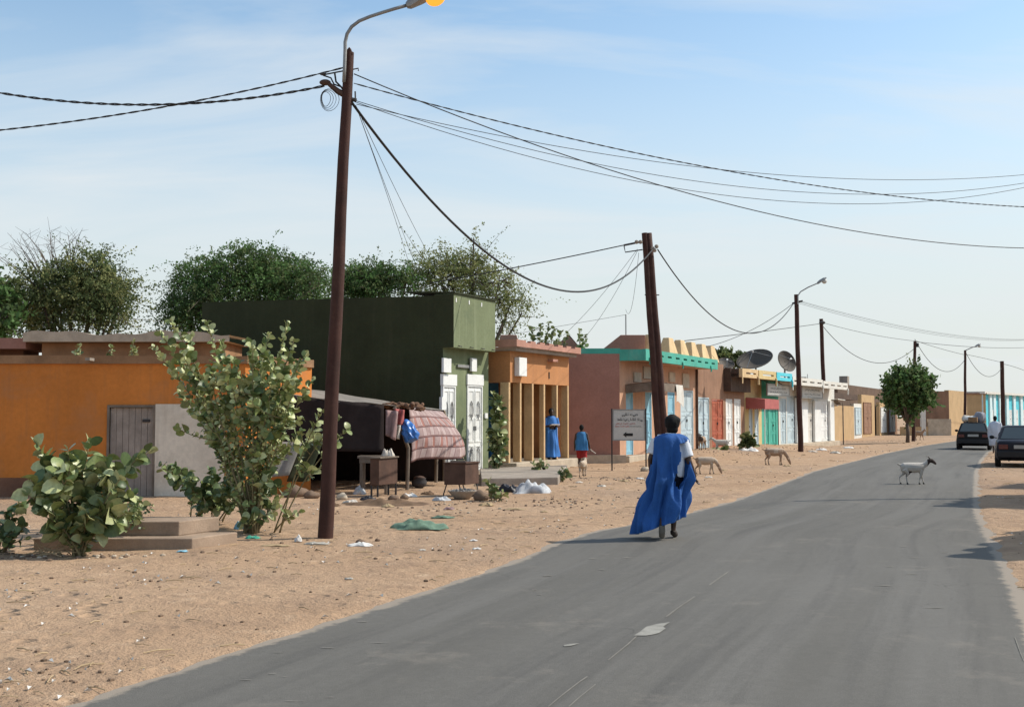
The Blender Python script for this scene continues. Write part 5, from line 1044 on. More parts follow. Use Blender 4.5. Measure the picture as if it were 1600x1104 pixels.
for k, (a, b, s) in enumerate(((1283, 703, .5), (1270, 706, .4), (1305, 708, .5), (1230, 728, .25), (1325, 700, .5), (1107, 746, .2), (940, 760, .2), (975, 752, .25), (1000, 748, .2), (905, 754, .18), (1035, 760, .2), (1130, 735, .2), (740, 845, .10), (660, 860, .08), (545, 905, .08), (850, 800, .12))):
    crumple(a, b, s, s*.6, s*.2, (M_wp, M_c3, M_clear, M_str)[k % 4], ('white', 'beige', 'translucent', 'straw coloured')[k % 4]+' scrap of litter on the sand '+('by the white shop', 'in front of the white shop step', 'below the plank lean-to', 'near the nose of the grazing brown goat', 'at the far end of the white shop', 'in front of the pale grazing goat', 'between the boy and the sign', 'left of the arrow sign', 'right of the arrow sign', 'near the boy and kid', 'beside the walking man', 'between two grazing goats', 'behind the green cloth', 'in front of the green cloth', 'midway between steps and road', 'left of the walking man')[k], 'litter', seed=30+k, group='litter on the verge')
for k, (a, b, s, m_, lab) in enumerate(((575, 781, .30, M_blk, 'black rag at the foot of the wooden table'), (640, 776, .30, M_wp, 'pale ash and paper scrap beside the metal cabinet'), (668, 772, .26, M_dung, 'brown rag under the plaid blanket'), (548, 786, .28, M_c3, 'beige torn cloth right of the lamp pole'), (520, 790, .24, M_dung, 'dark clod of rags near the lamp pole'), (690, 782, .34, M_sack, 'grey ash scrap beside the ash basin'), (606, 792, .22, M_str, 'straw wisp before the metal cabinet'), (760, 790, .26, M_str, 'straw scrap before the rocks'), (702, 796, .2, M_c1, 'faded pink scrap in front of the ash basin'))):
    crumple(a, b, s, s*.6, s*.28, m_, lab, 'rag', 'rag_scrap', seed=60+k, group='rags around the tent')
random.seed(77)
# heaps of rubble along the shops
def rubble(px, py, wx, wy, n, label):
    p = onG(px, py); mb = MB()
    for k in range(n):
        x, y = random.gauss(0, wx/3), random.gauss(0, wy/3); r_ = random.uniform(.008, .03); mb.mi = random.choice((0, 0, 0, 1)); mb.ell((x, y, gzz(p.x+x, p.y+y)-p.z+r_*.3), (r_*1.4, r_, r_*.7), Matrix.Rotation(random.uniform(0, 3), 3, 'Z'), 6, 4)
    tag(mb.build('rubble', [M_rock, M['lightconc']], None, loc=p), label, kind='stuff')
rubble(945, 748, 3.5, 2.5, 130, 'stony rubble and scraps around the arrow sign'); rubble(1290, 705, 6, 3, 160, 'rubble in front of the white shops'); rubble(1120, 715, 5, 3, 120, 'rubble before the brown shop'); rubble(1345, 690, 8, 4, 140, 'rubble before the tan compound'); rubble(820, 785, 4, 2, 120, 'stones around the slab edge'); rubble(640, 800, 4, 1.5, 60, 'clods and stones before the tent'); rubble(90, 870, 2.2, .6, 90, 'stones at the foot of the left bush')
# ------------------------------------------------------------------ broad-leaved shrubs (large leaves are separate pieces)
M_leaf = mat('broad_leaf_green', (.195, .24, .085), rough=.40, var=.25, scale=5, fine=.05, rand=.35, bump=.1, bscale=20, spec=.4, trans=.12)
M_leaf2 = mat('pale_leaf_green', (.42, .45, .22), rough=.40, var=.2, scale=5, fine=.05, rand=.3, bump=.1, bscale=20, spec=.4, trans=.12)
M_leaf3 = mat('dark_leaf_green', (.09, .135, .05), rough=.45, var=.2, scale=5, fine=.05, rand=.3, bump=.1, bscale=20, spec=.4, trans=.1)
M_stem = mat('green_brown_stem', (.24, .20, .11), var=.25, scale=5); 
def leaf_verts(w=.32, cup=.07, droop=.12):
    ts = (0, .12, .35, .62, .85, 1.0); ws = (.03, .66, 1.0, .98, .66, .0); V = []; Fc = []
    for t, k in zip(ts, ws):
        z = -droop*t*t+.05*math.sin(t*3)
        V += [(t, -w*k, z+cup*k), (t, 0, z), (t, w*k, z+cup*k)]
    for i in range(5): Fc += [(i*3, i*3+1, i*3+4, i*3+3), (i*3+1, i*3+2, i*3+5, i*3+4)]
    return V, Fc
LV = [leaf_verts(.42, .10, .14), leaf_verts(.46, .20, .30), leaf_verts(.36, .04, -.08)]
LM = []
for m_ in (M_leaf, M_leaf2, M_leaf3):
    for V, Fc in LV:
        mb = MB(); mb.add(V, Fc); LM.append(mb.mesh('leaf', m_, True))
def leaf_mat(p, d, tilt, roll, s):
    d = d.normalized(); up = Vector((0, 0, 1)); sd = up.cross(d)
    sd = sd.normalized() if sd.length > .05 else Vector((1, 0, 0)); n = d.cross(sd)
    Rm = Matrix((d, sd, n)).transposed().to_4x4()
    return Matrix.Translation(p) @ Rm @ Matrix.Rotation(roll, 4, 'X') @ Matrix.Rotation(tilt, 4, 'Y') @ Matrix.Diagonal((s, s, s, 1))
def shrub(label, base, tips, size, frac=.65, step=.075, side=.5, group='broad-leaved shrubs', stem_r=.018, maxobj=300, density=1.0, tone=(.5, .3, .2), name='broad_leaved_shrub', as_one=False, spread=.10):
    S = thing(name, label, 'shrub', base, 0, group); leaves = []; stems = MB()
    def grow(a, b, ctrl, r, fr, depth):
        L = (b-a).length; n = max(5, int(L/.12)); P = []
        for k in range(n+1):
            t = k/n; P.append(a*(1-t)**2+ctrl*2*t*(1-t)+b*t*t)
        stems.tube(P, [r*(1-.75*k/n)+.002 for k in range(n+1)], 5)
        m = max(3, int(L*fr/step)); tw = random.uniform(0, 3)
        for k in range(m):
            t = 1-fr+fr*(k+.5)/m; p = a*(1-t)**2+ctrl*2*t*(1-t)+b*t*t; tan = ((ctrl-a)*(1-t)+(b-ctrl)*t).normalized()
            az = tw+k*1.57+random.uniform(-.5, .5); e1_ = tan.orthogonal().normalized(); e2_ = tan.cross(e1_)
            sz = size*(.55+.6*math.sin(3.0*min(1, (1-t)*1.6+.12)))*random.uniform(.5, 1.25)
            for q in (0, math.pi):
                if random.random() > density: continue
                o_ = e1_*math.cos(az+q)+e2_*math.sin(az+q); d = o_*random.uniform(.75, 1.1)+tan*random.uniform(.25, .75)
                leaves.append((p+o_*r*.5, d, random.uniform(-.9, .5), random.uniform(-1.25, 1.25), sz))
            if t > .93: leaves.append((p, tan+o_*.3, random.uniform(-.4, .2), random.uniform(-3, 3), sz*.6))
        if depth and L > .6:
            for q in range(random.choice((1, 2, 2, 3))):
                t = random.uniform(.35, .8); p = a*(1-t)**2+ctrl*2*t*(1-t)+b*t*t; d = Vector((random.uniform(-1, 1), random.uniform(-1, 1), random.uniform(.3, 1.2))).normalized()*L*random.uniform(.2, .38)*side*2
                grow(p, p+d, p+d*.5+Vector((d.x*.15, d.y*.15, -.05)), r*.5, .8, 0)
    for tp in tips:
        b = Vector(tp)-Vector(base); a = Vector((random.uniform(-spread, spread), random.uniform(-spread, spread), -.02)); ctrl = a+(b-a)*.45+Vector((-b.x*.12, -b.y*.1, .12*b.length))
        grow(a, b, ctrl, stem_r, frac, 1)
    stems.build('stem', M_stem, S, smooth=True); random.shuffle(leaves)
    leaves.sort(key=lambda l: -l[4]); objs = [] if as_one else leaves[:maxobj]; rest = leaves if as_one else leaves[maxobj:]
    for p, d, ti, ro, s in objs:
        k = random.choices((0, 1, 2), tone)[0]*3+random.randrange(3); o = bpy.data.objects.new('leaf', LM[k]); COL.objects.link(o); o.parent = S; o.matrix_local = leaf_mat(p, d, ti, ro, s)
    if rest:
        mb = MB()
        for p, d, ti, ro, s in rest:
            V, Fc = LV[random.randrange(3)]; X = leaf_mat(p, d, ti, ro, s); mb.mi = random.choices((0, 1, 2), tone)[0]; mb.add([X @ Vector(v) for v in V], Fc)
        tag(mb.build('foliage' if as_one else 'small_foliage', [M_leaf, M_leaf2, M_leaf3], S, smooth=True), kind='stuff')
    return S
random.seed(21)
base = onG(392, 832); Yb = base.y
def tipsat(L, Y, j=.5): return [AT(x, y, Y+random.uniform(-j, j)) for x, y in L]
shrub('tall open broad-leaved shrub left of the nearest pole', base, tipsat([(266, 500), (322, 500), (290, 570), (236, 540), (250, 520), (450, 502), (420, 520), (482, 548), (490, 590), (395, 545), (345, 530), (310, 610), (275, 560), (430, 580), (350, 640), (460, 530), (400, 690), (425, 735), (380, 720), (440, 790), (405, 785), (445, 700), (395, 540), (365, 560), (330, 575), (455, 640), (335, 690), (420, 640), (370, 760), (455, 760), (425, 800), (345, 760), (470, 560), (410, 560), (455, 560), (300, 640), (440, 620), (470, 590), (280, 610), (410, 600)], Yb), .118, frac=.72, step=.066, side=.42, stem_r=.014, maxobj=300, tone=(.38, .50, .12))
shrub('low dark leafy shoots at the foot of the tall shrub', onG(330, 815), tipsat([(262, 735), (285, 760), (300, 745), (330, 740), (350, 770), (372, 755), (400, 770), (425, 775), (440, 760), (320, 790), (360, 790)], Yb+.2, .3), .125, frac=.8, step=.06, side=.4, stem_r=.012, maxobj=200, tone=(.45, .1, .45), spread=.35)
shrub('thin branch reaching past the pole from the tall shrub', onG(432, 832), tipsat([(545, 668), (532, 650), (470, 800), (505, 640)], Yb-.4, .15), .12, frac=.33, step=.075, side=.25, stem_r=.012, tone=(.4, .5, .1))
base = onG(122, 868); Yb2 = base.y
shrub('dense round-leaved shrub in front of the orange wall', base, tipsat([(57, 692), (70, 712), (105, 700), (140, 690), (92, 730), (165, 725), (215, 715), (236, 702), (190, 745), (215, 770), (48, 745), (40, 770), (75, 770), (120, 745), (150, 770), (100, 790), (180, 790), (60, 800), (140, 800), (200, 800), (128, 840), (85, 828), (160, 825)], Yb2, .4), .185, frac=.8, step=.072, side=.34, stem_r=.014, maxobj=300, tone=(.44, .38, .18))
shrub('dark shoots of a shrub at the left edge', onG(2, 862), tipsat([(8, 800), (30, 790), (40, 820), (20, 830), (-20, 800), (-40, 780), (5, 840), (45, 840)], Yb2, .3), .13, frac=.75, step=.07, side=.3, stem_r=.012, tone=(.2, .05, .75))
shrub('small leafy sprig growing on the lower step', onG(207, 838)+Vector((0, 0, .17)), tipsat([(200, 815), (215, 808), (222, 825), (195, 828), (210, 820)], G(207, 860).y+.12, .1), .09, frac=.85, step=.05, side=.3, stem_r=.007, tone=(.5, .35, .15), spread=.05)
p = onG(775, 742); shrub('tall narrow leafy shrub between green and ochre shops', p, tipsat([(772, 612), (782, 618), (776, 635), (785, 650), (770, 650), (787, 680), (768, 685), (778, 690), (786, 712), (770, 715)], p.y, .25), .19, frac=.95, step=.08, side=.28, stem_r=.02, maxobj=260, tone=(.45, .3, .25))
for a, b, lab, tips, sz in ((843, 744, 'small green plant before the arcade platform', [(832, 722), (845, 718), (856, 724), (838, 730), (850, 732), (843, 722)], .15), (881, 752, 'small dark plant at the corner of the slab', [(875, 736), (884, 732), (888, 740), (878, 742)], .14),
                            (774, 782, 'low green plant beside the ash basin', [(763, 750), (775, 760), (788, 770), (766, 765), (780, 772)], .15), (1170, 704, 'bushy plant before the pale yellow shop', [(1168, 676), (1160, 684), (1178, 682), (1164, 692), (1176, 692), (1182, 694), (1170, 684), (1156, 694)], .24), (1132, 712, 'low plant in the rubbish before the red door', [(1124, 704), (1132, 700), (1140, 706), (1128, 708)], .22),
                            (1115, 711, 'little dark plant by the blue door', [(1110, 704), (1118, 703), (1114, 706)], .2)):
    p = onG(a, b); shrub(lab, p, tipsat(tips, p.y, .15), sz, frac=.9, step=.07, side=.3, stem_r=.012, as_one=True, tone=(.5, .2, .3), group='small plants along the verge')
for a, b, lab, tips, Y in ((838, 545, 'leafy top of a shrub showing above the arcade roof', [(832, 512), (845, 505), (858, 503), (866, 512), (876, 518), (888, 520)], 40.5), (908, 545, 'single thin leafy shoot above the terracotta roof', [(906, 514), (915, 522)], 43.0)):
    p = AT(a, b, Y); p.z = 0; shrub(lab, p, tipsat(tips, Y, .2), .16, frac=.22, step=.09, side=.15, stem_r=.03, as_one=True, tone=(.6, .2, .2), group='small plants along the verge')
for x_, y_, m_ in ((115, 548, 3), (165, 548, 4), (200, 548, 5)):
    p = AT(x_+8, y_+2, 25.9); shrub(('leftmost', 'middle', 'rightmost')[m_-3]+' of the sprigs growing on the orange house roof', Vector((p.x, p.y, ztop_or)), tipsat([(x_+9, y_-10+ (m_ == 5)*-10), (x_+12, y_-2), (x_+4, y_)], 25.9, .05), .09, frac=.9, step=.06, side=.2, stem_r=.008, as_one=True, tone=(.4, .5, .1), group='roof sprigs', spread=.03)
# dry sticks at the left shrub
mb = MB(); p = onG(80, 868)
for k in range(14): a = random.uniform(0, 6.28); L_ = random.uniform(.2, .5); mb.tube([(random.uniform(-.4, .4), random.uniform(-.2, .2), .01), (math.cos(a)*L_*.5, math.sin(a)*L_*.3, random.uniform(.05, .2)), (math.cos(a)*L_, math.sin(a)*L_*.5, random.uniform(.02, .35))], [.008, .006, .003], 5)
tag(mb.build('dry_sticks', M_str, None, loc=p), 'tangle of dry sticks under the left shrub', kind='stuff')
# ------------------------------------------------------------------ trees
def green(n, c, tr=.2): return mat(n, c, rough=.7, var=.3, scale=.8, fine=0, bump=0, spec=.2, trans=tr)
MG = [green('tree_leaf_a', (.13, .165, .065), .35), green('tree_leaf_b', (.18, .215, .075), .35), green('tree_leaf_c', (.08, .115, .045), .35), green('tree_leaf_d', (.25, .26, .105), .35), green('tree_leaf_e', (.105, .19, .06), .35)]
M_bark = mat('grey_brown_bark', (.12, .09, .07), var=.3, scale=3, bump=.4)
def tree(name, label, base, blobs, ntw, nl, ls, mats, seed, tw=.55, bare=0, droop=.5, barepts=None, trunk_r=.16, crownz=None):
    r_ = np.random.default_rng(seed); T = thing(name, label, 'tree', base, 0, 'trees behind the shops' if name != 'round_tree' else None)
    base = Vector(base); C = np.array([tuple(Vector(b[0])-base) for b in blobs]); Rr = np.array([b[1] for b in blobs]); k = r_.choice(len(blobs), ntw, p=Rr**2.3/np.sum(Rr**2.3))
    dirs = r_.normal(size=(ntw, 3)); dirs /= np.linalg.norm(dirs, axis=1, keepdims=True); rad = (r_.random(ntw)**.45)
    Rr = Rr*.86; p0 = C[k]+dirs*(Rr[k]*rad)[:, None]*np.array([1, .9, .82]); d = dirs*.8+np.array([0, 0, .35])+r_.normal(size=(ntw, 3))*.45; d /= np.linalg.norm(d, axis=1, keepdims=True)
    Lw = tw*(.4+1.2*r_.random(ntw)**2); fr = r_.random(ntw) < .10; Lw[fr] *= 1.7; rad[fr] = .6+.3*r_.random(fr.sum()); p0[fr] = (C[k]+dirs*(Rr[k]*rad)[:, None]*np.array([1, .9, .85]))[fr]; t = np.linspace(.05, 1, nl)
    P = p0[:, None, :]+d[:, None, :]*(Lw[:, None]*t)[:, :, None]; P[:, :, 2] -= droop*(Lw[:, None]*t*t)
    P += r_.normal(size=P.shape)*.05; P = P.reshape(-1, 3); n = len(P)
    a = np.repeat(d, nl, 0)*.6+r_.normal(size=(n, 3))*.8; a[:, 2] -= .15; a /= np.linalg.norm(a, axis=1, keepdims=True); q = r_.normal(size=(n, 3)); b = np.cross(a, q); b /= np.linalg.norm(b, axis=1, keepdims=True)
    s = ls*(.6+.8*r_.random(n))[:, None]; A_ = a*s; B_ = b*s*.30
    V = np.stack([P-A_*.5, P+B_, P+A_*.5, P-B_], 1).reshape(-1, 3); me = bpy.data.meshes.new('crown'); idx = np.arange(n*4).reshape(-1, 4)
    me.from_pydata(V.tolist(), [], idx.tolist())
    for m_ in mats: me.materials.append(m_)
    cl = r_.choice(len(mats), ntw, p=[.5, .3, .2][:len(mats)] if len(mats) == 3 else None); me.polygons.foreach_set('material_index', np.repeat(cl, nl).tolist())
    o = bpy.data.objects.new('crown', me); COL.objects.link(o); o.parent = T
    # trunk and limbs
    mb = MB(); cz = float(np.mean(C[:, 2])); fork = Vector((0, 0, max(.8, cz*.35)))
    mb.tube([(0, 0, -.1), (.05, .03, fork.z*.5), fork], [trunk_r, trunk_r*.85, trunk_r*.75], 8)
    for c, R_ in zip(C, Rr):
        c = Vector(c); mid = fork.lerp(c, .5)+Vector((0, 0, -.15*R_)); mb.tube([fork, mid, c, c+Vector((0, 0, R_*.5))], [trunk_r*.6, trunk_r*.4, trunk_r*.2, .01], 6)
    mb.build('trunk', M_bark, T, smooth=True)
    # fine twigs showing at the rim
    mb = MB()
    for i in range(0, ntw, max(1, ntw//160)):
        c = Vector(C[k[i]]); st = Vector(p0[i]); mb.tube([c.lerp(st, .45), st, st+Vector(d[i])*float(Lw[i])*.8+Vector((0, 0, -droop*.6*float(Lw[i])))], [.03, .014, .004], 4)
    if barepts:
        for (e, m_) in barepts:
            e = Vector(e)-base; c = Vector(m_)-base
            for q_ in range(6):
                v = e+Vector((random.uniform(-.5, .5), random.uniform(-.5, .5), random.uniform(-.3, .3))); md = c.lerp(v, .6)+Vector((random.uniform(-.15, .15), 0, random.uniform(-.1, .2))); mb.tube([c, md, v], [.022, .012, .004], 4)
                for z_ in range(3): s0 = md.lerp(v, random.random()); mb.tube([s0, s0+Vector((random.uniform(-.5, .5), random.uniform(-.3, .3), random.uniform(.0, .5)))], [.007, .003], 3)
    mb.build('twigs', M_bark, T)
    return T
def BL(L, Y, j=.6): return [(AT(x, y, Y+random.uniform(-j, j)), r_*Y/1800) for x, y, r_ in L]
def gb(px, Y): p = AT(px, 600, Y); return (p.x, p.y, 0)
tree('acacia_tree', 'feathery grey green tree behind the orange house', gb(120, 40), BL([(60, 450, 38), (105, 438, 38), (148, 428, 38), (172, 450, 36), (140, 470, 50), (80, 485, 48), (172, 490, 36), (40, 495, 42), (150, 412, 22), (195, 462, 12)], 40), 2000, 20, .088, [MG[0], MG[3], MG[2]], 1, tw=.85, droop=.35,
     barepts=[(AT(12, 400, 40), AT(60, 450, 40)), (AT(30, 375, 40), AT(70, 440, 40)), (AT(60, 368, 40), AT(85, 435, 40)), (AT(90, 378, 40), AT(95, 430, 40)), (AT(115, 370, 40), AT(110, 420, 40))])
tree('acacia_tree', 'dark green tree cut by the left edge', gb(-20, 38), BL([(-10, 470, 38), (0, 500, 30), (-30, 450, 40)], 38), 400, 14, .18, [MG[4], MG[0], MG[2]], 2, droop=.3)
tree('acacia_tree', 'wide dark green feathery tree behind the dark green wall', gb(385, 43), BL([(295, 440, 30), (335, 428, 36), (380, 412, 32), (420, 418, 34), (460, 428, 36), (492, 442, 28), (400, 450, 50), (325, 470, 42), (285, 488, 30), (264, 470, 12), (460, 458, 42), (305, 505, 34)], 43), 2700, 22, .088, [MG[4], MG[0], MG[2]], 3, tw=1.05, droop=.65)
tree('acacia_tree', 'smaller dark green tree between the near pole and yellowish tree', gb(590, 45), BL([(560, 440, 28), (600, 436, 26), (635, 440, 22), (580, 450, 30), (545, 445, 26)], 45), 1000, 20, .09, [MG[4], MG[0], MG[2]], 4, tw=.85, droop=.4)
tree('acacia_tree', 'open yellowish green tree behind the green shop', gb(735, 46), BL([(668, 420, 24), (702, 415, 28), (735, 412, 22), (690, 440, 40), (740, 435, 40), (780, 440, 26), (800, 470, 20), (790, 500, 22), (770, 470, 34), (740, 375, 12), (815, 490, 12)], 46), 900, 18, .09, [MG[3], MG[1], MG[0]], 5, tw=1.0, droop=.3)
tree('acacia_tree', 'far grey green tree top behind the brown shop', gb(1132, 75), BL([(1125, 556, 12), (1140, 560, 14), (1155, 562, 10)], 75), 220, 12, .25, [MG[0], MG[1], MG[2]], 6)
rb = onG(1418, 691); tree('round_tree', 'round dark green street tree in front of the tan compound', rb, BL([(1406, 602, 20), (1426, 594, 18), (1440, 604, 16), (1400, 620, 17), (1420, 618, 24), (1442, 622, 15), (1431, 580, 8), (1412, 584, 8), (1448, 592, 6), (1391, 614, 8), (1420, 640, 14)], rb.y), 1700, 12, .24, [MG[4], MG[0], MG[2]], 7, tw=.6, droop=.05, trunk_r=.14)
# ------------------------------------------------------------------ cars
M_paint = mat('dark_navy_car_paint', (.007, .008, .016), rough=.45, var=.2, scale=2, fine=0, bump=0, spec=.28, stain=(.04, .035, .03), stain_amt=.3)
M_paint2 = mat('black_car_paint', (.006, .006, .007), rough=.5, var=.2, scale=2, fine=0, bump=0, spec=.22, stain=(.04, .035, .03), stain_amt=.3)
M_glass = mat('car_glass', (.03, .045, .05), rough=.08, var=.05, fine=0, bump=0, spec=.9); M_tyre = mat('tyre_rubber', (.022, .021, .02), rough=.9, var=.2); M_rim = mat('wheel_rim', (.35, .35, .34), rough=.4, metal=.7, var=.1, bump=0)
M_tail = mat('tail_light_red', (.085, .008, .007), rough=.25, var=.1, fine=0, bump=0, spec=.6); M_plate = mat('number_plate', (.38, .38, .36), rough=.5, var=.05, bump=0); M_trim = mat('black_bumper_trim', (.025, .025, .026), rough=.7, var=.15, bump=.05)
def car(label, loc, rz, paint, L=4.2, W=1.68, Hh=1.42, hatch=False):
    Cc = thing('parked_car', label, 'car', loc, rz); hw = W/2
    st = [(0.0, .86, .34, .60, .82), (.06, .95, .28, .55, .88), (.25, .985, .24, .52, .92), (.9, 1.0, .20, .52, .94), (2.2, 1.0, .20, .52, .93), (3.0, .99, .20, .52, .90), (3.7, .96, .22, .50, .80), (4.08, .88, .28, .48, .70), (4.2, .76, .34, .46, .60)]
    if hatch: st[0] = (0.0, .88, .36, .62, .92); st[1] = (.08, .96, .28, .58, .97)
    k = L/4.2; sec = []
    for y, f, zb_, zm, zt_ in st:
        w_ = hw*f; sec.append([(-w_*.90, y*k, zb_), (-w_, y*k, zb_+.12), (-w_*1.0, y*k, zm+.08), (-w_*.955, y*k, zt_-.05), (-w_*.88, y*k, zt_), (0, y*k, zt_+.015), (w_*.88, y*k, zt_), (w_*.955, y*k, zt_-.05), (w_, y*k, zm+.08), (w_, y*k, zb_+.12), (w_*.90, y*k, zb_)])
    n = 11; mb = MB(); mb.add([p for s in sec for p in s], [(i*n+j, (i+1)*n+j, (i+1)*n+(j+1) % n, i*n+(j+1) % n) for i in range(len(sec)-1) for j in range(n)]+[tuple(range(n)), tuple(range(len(sec)*n-1, len(sec)*n-n-1, -1))])
    ob = mb.build('body', paint, Cc, smooth=True); m = ob.modifiers.new('es', 'EDGE_SPLIT'); m.split_angle = R(35)
    y0, y1, y2, y3 = (.75, 1.25, 2.35, 3.1) if not hatch else (.12, .55, 2.4, 3.15)
    y0, y1, y2, y3 = (v*k for v in (y0, y1, y2, y3)); bw, rw = hw*.90, hw*.70; zb_, zr = .925, Hh
    cab = [(-bw, y0, zb_), (bw, y0, zb_), (bw*.98, y3, zb_-.03), (-bw*.98, y3, zb_-.03), (-rw, y1, zr-.03), (rw, y1, zr-.03), (rw, y2, zr-.02), (-rw, y2, zr-.02), (-rw*.7, y1+.1, zr+.01), (rw*.7, y1+.1, zr+.01), (rw*.7, y2-.1, zr+.015), (-rw*.7, y2-.1, zr+.015)]
    mb = MB(); mb.add(cab, [(0, 1, 5, 4), (1, 2, 6, 5), (2, 3, 7, 6), (3, 0, 4, 7), (4, 5, 9, 8), (5, 6, 10, 9), (6, 7, 11, 10), (7, 4, 8, 11), (8, 9, 10, 11)]); mb.build('cabin', paint, Cc, bevel=.03)
    def pane(a, b, c, d, ins, name):
        a, b, c, d = map(Vector, (a, b, c, d)); cen = (a+b+c+d)/4; nrm_ = (b-a).cross(d-a).normalized(); q = [p+(cen-p)*ins+nrm_*.012 for p in (a, b, c, d)]
        mb = MB(); mb.add(q+[p-nrm_*.01 for p in q], [(0, 1, 2, 3), (7, 6, 5, 4), (0, 4, 5, 1), (1, 5, 6, 2), (2, 6, 7, 3), (3, 7, 4, 0)]); mb.build(name, M_glass, Cc)
    pane(cab[0], cab[1], cab[5], cab[4], .13, 'rear_window'); pane(cab[2], cab[3], cab[7], cab[6], .13, 'windscreen'); pane(cab[1], cab[2], cab[6], cab[5], .16, 'side_window'); pane(cab[3], cab[0], cab[4], cab[7], .16, 'side_window')
    zl_ = .62 if not hatch else .66
    for s in (-1, 1):
        mb = MB(); mb.box(min(s*hw*.52, s*hw*.86), max(s*hw*.52, s*hw*.86), -.035, .05, zl_, zl_+.16); mb.build('tail_light', M_tail, Cc, bevel=.012)
        mb = MB(); mb.ell((s*(hw+.09), y3*.93, .98), (.09, .05, .07), None, 10, 6); mb.tube([(s*hw*.9, y3*.93, .95), (s*(hw+.05), y3*.93, .97)], .02, 5); mb.build('mirror', M_trim, Cc)
        mb = MB(); mb.box(min(s*hw*.5, s*hw*.8), max(s*hw*.5, s*hw*.8), L-.09, L-.01, .52, .64); mb.build('headlight', M_plate, Cc, bevel=.01)
        for yw in (.72*k, 3.35*k):
            Tm = Matrix.Translation((s*(hw-.085), yw, .30)) @ Matrix.Rotation(R(90), 4, 'Y')
            mb = MB(); mb.lathe([(.19, -.09), (.28, -.095), (.305, -.06), (.305, .06), (.28, .095), (.19, .09)], 22, Tm, cap=False); wh = mb.build('wheel', M_tyre, Cc, smooth=True)
            mb = MB(); mb.lathe([(.03, -.07), (.19, -.08), (.19, .08), (.03, .07)], 16, Tm); mb.build('rim', M_rim, wh)
    mb = MB(); mb.bbox(-hw*.93, hw*.93, -.09, .10, .36, .56, .03); mb.build('rear_bumper', M_trim, Cc)
    mb = MB(); mb.bbox(-hw*.86, hw*.86, L-.14, L+.06, .34, .50, .03); mb.build('front_bumper', M_trim, Cc)
    zp_ = .64 if not hatch else .70
    mb = MB(); mb.box(-.26, .26, -.055, -.02, zp_, zp_+.12); mb.build('number_plate', M_plate, Cc)
    mb = MB(); mb.tube([(-hw*.5, .2, .24), (-hw*.5, -.06, .24)], .03, 8); mb.build('exhaust', M_trim, Cc)
    return Cc
phi = -math.atan(.50)
pc = G(1521, 703); c1_ = car('dark hatchback loaded on the roof, parked at the road edge', (pc.x, pc.y, 0), phi+R(3), M_paint2, 4.0, 1.66, 1.42, True)
pc2 = G(1598, 731); z_ = gzz(pc2.x, pc2.y); c2_ = car('dark navy saloon cut by the right edge on the sand', (pc2.x, pc2.y, z_), phi+R(4), M_paint, 4.3, 1.70, 1.40)
def carpt(x, y, z): return c1_.matrix_basis @ Vector((x, y, z))
M_box = mat('brown_cardboard', (.25, .15, .08), var=.2); M_grey = mat('grey_cloth_bundle', (.26, .27, .31), var=.3, scale=4, rough=.9); M_wcl = mat('white_cloth', (.68, .67, .63), var=.12, scale=4, rough=.9)
q = carpt(-.02, .95, 1.44); mb = MB(); mb.bbox(-.22, .22, -.2, .2, 0, .26, .02); tag(mb.build('cardboard_box', M_box, None, loc=q, rz=phi), 'brown cardboard box at the back of the car roof', 'box')
def bundle(x, y, z, r_, m_, lab, seed):
    random.seed(seed); mb = MB()
    for k in range(7): mb.ell((random.uniform(-.5, .5)*r_[0], random.uniform(-.5, .5)*r_[1], r_[2]*random.uniform(.7, 1.0)), (r_[0]*.7, r_[1]*.7, r_[2]*.8), None, 10, 7)
    tag(put(blob(mb, .035, 3, 'bundle'), 'cloth_bundle', m_, loc=carpt(x, y, z), rz=phi), lab, 'bundle', 'bundles on the car roof')
bundle(-.12, 1.7, 1.43, (.38, .35, .2), M_wcl, 'white bundle on the car roof behind the box', 1); bundle(.30, 1.5, 1.43, (.26, .3, .33), M_grey, 'grey bundle on the right of the car roof', 2); bundle(-.38, 2.0, 1.43, (.22, .3, .22), M_c3, 'beige bundle on the left of the car roof', 3)
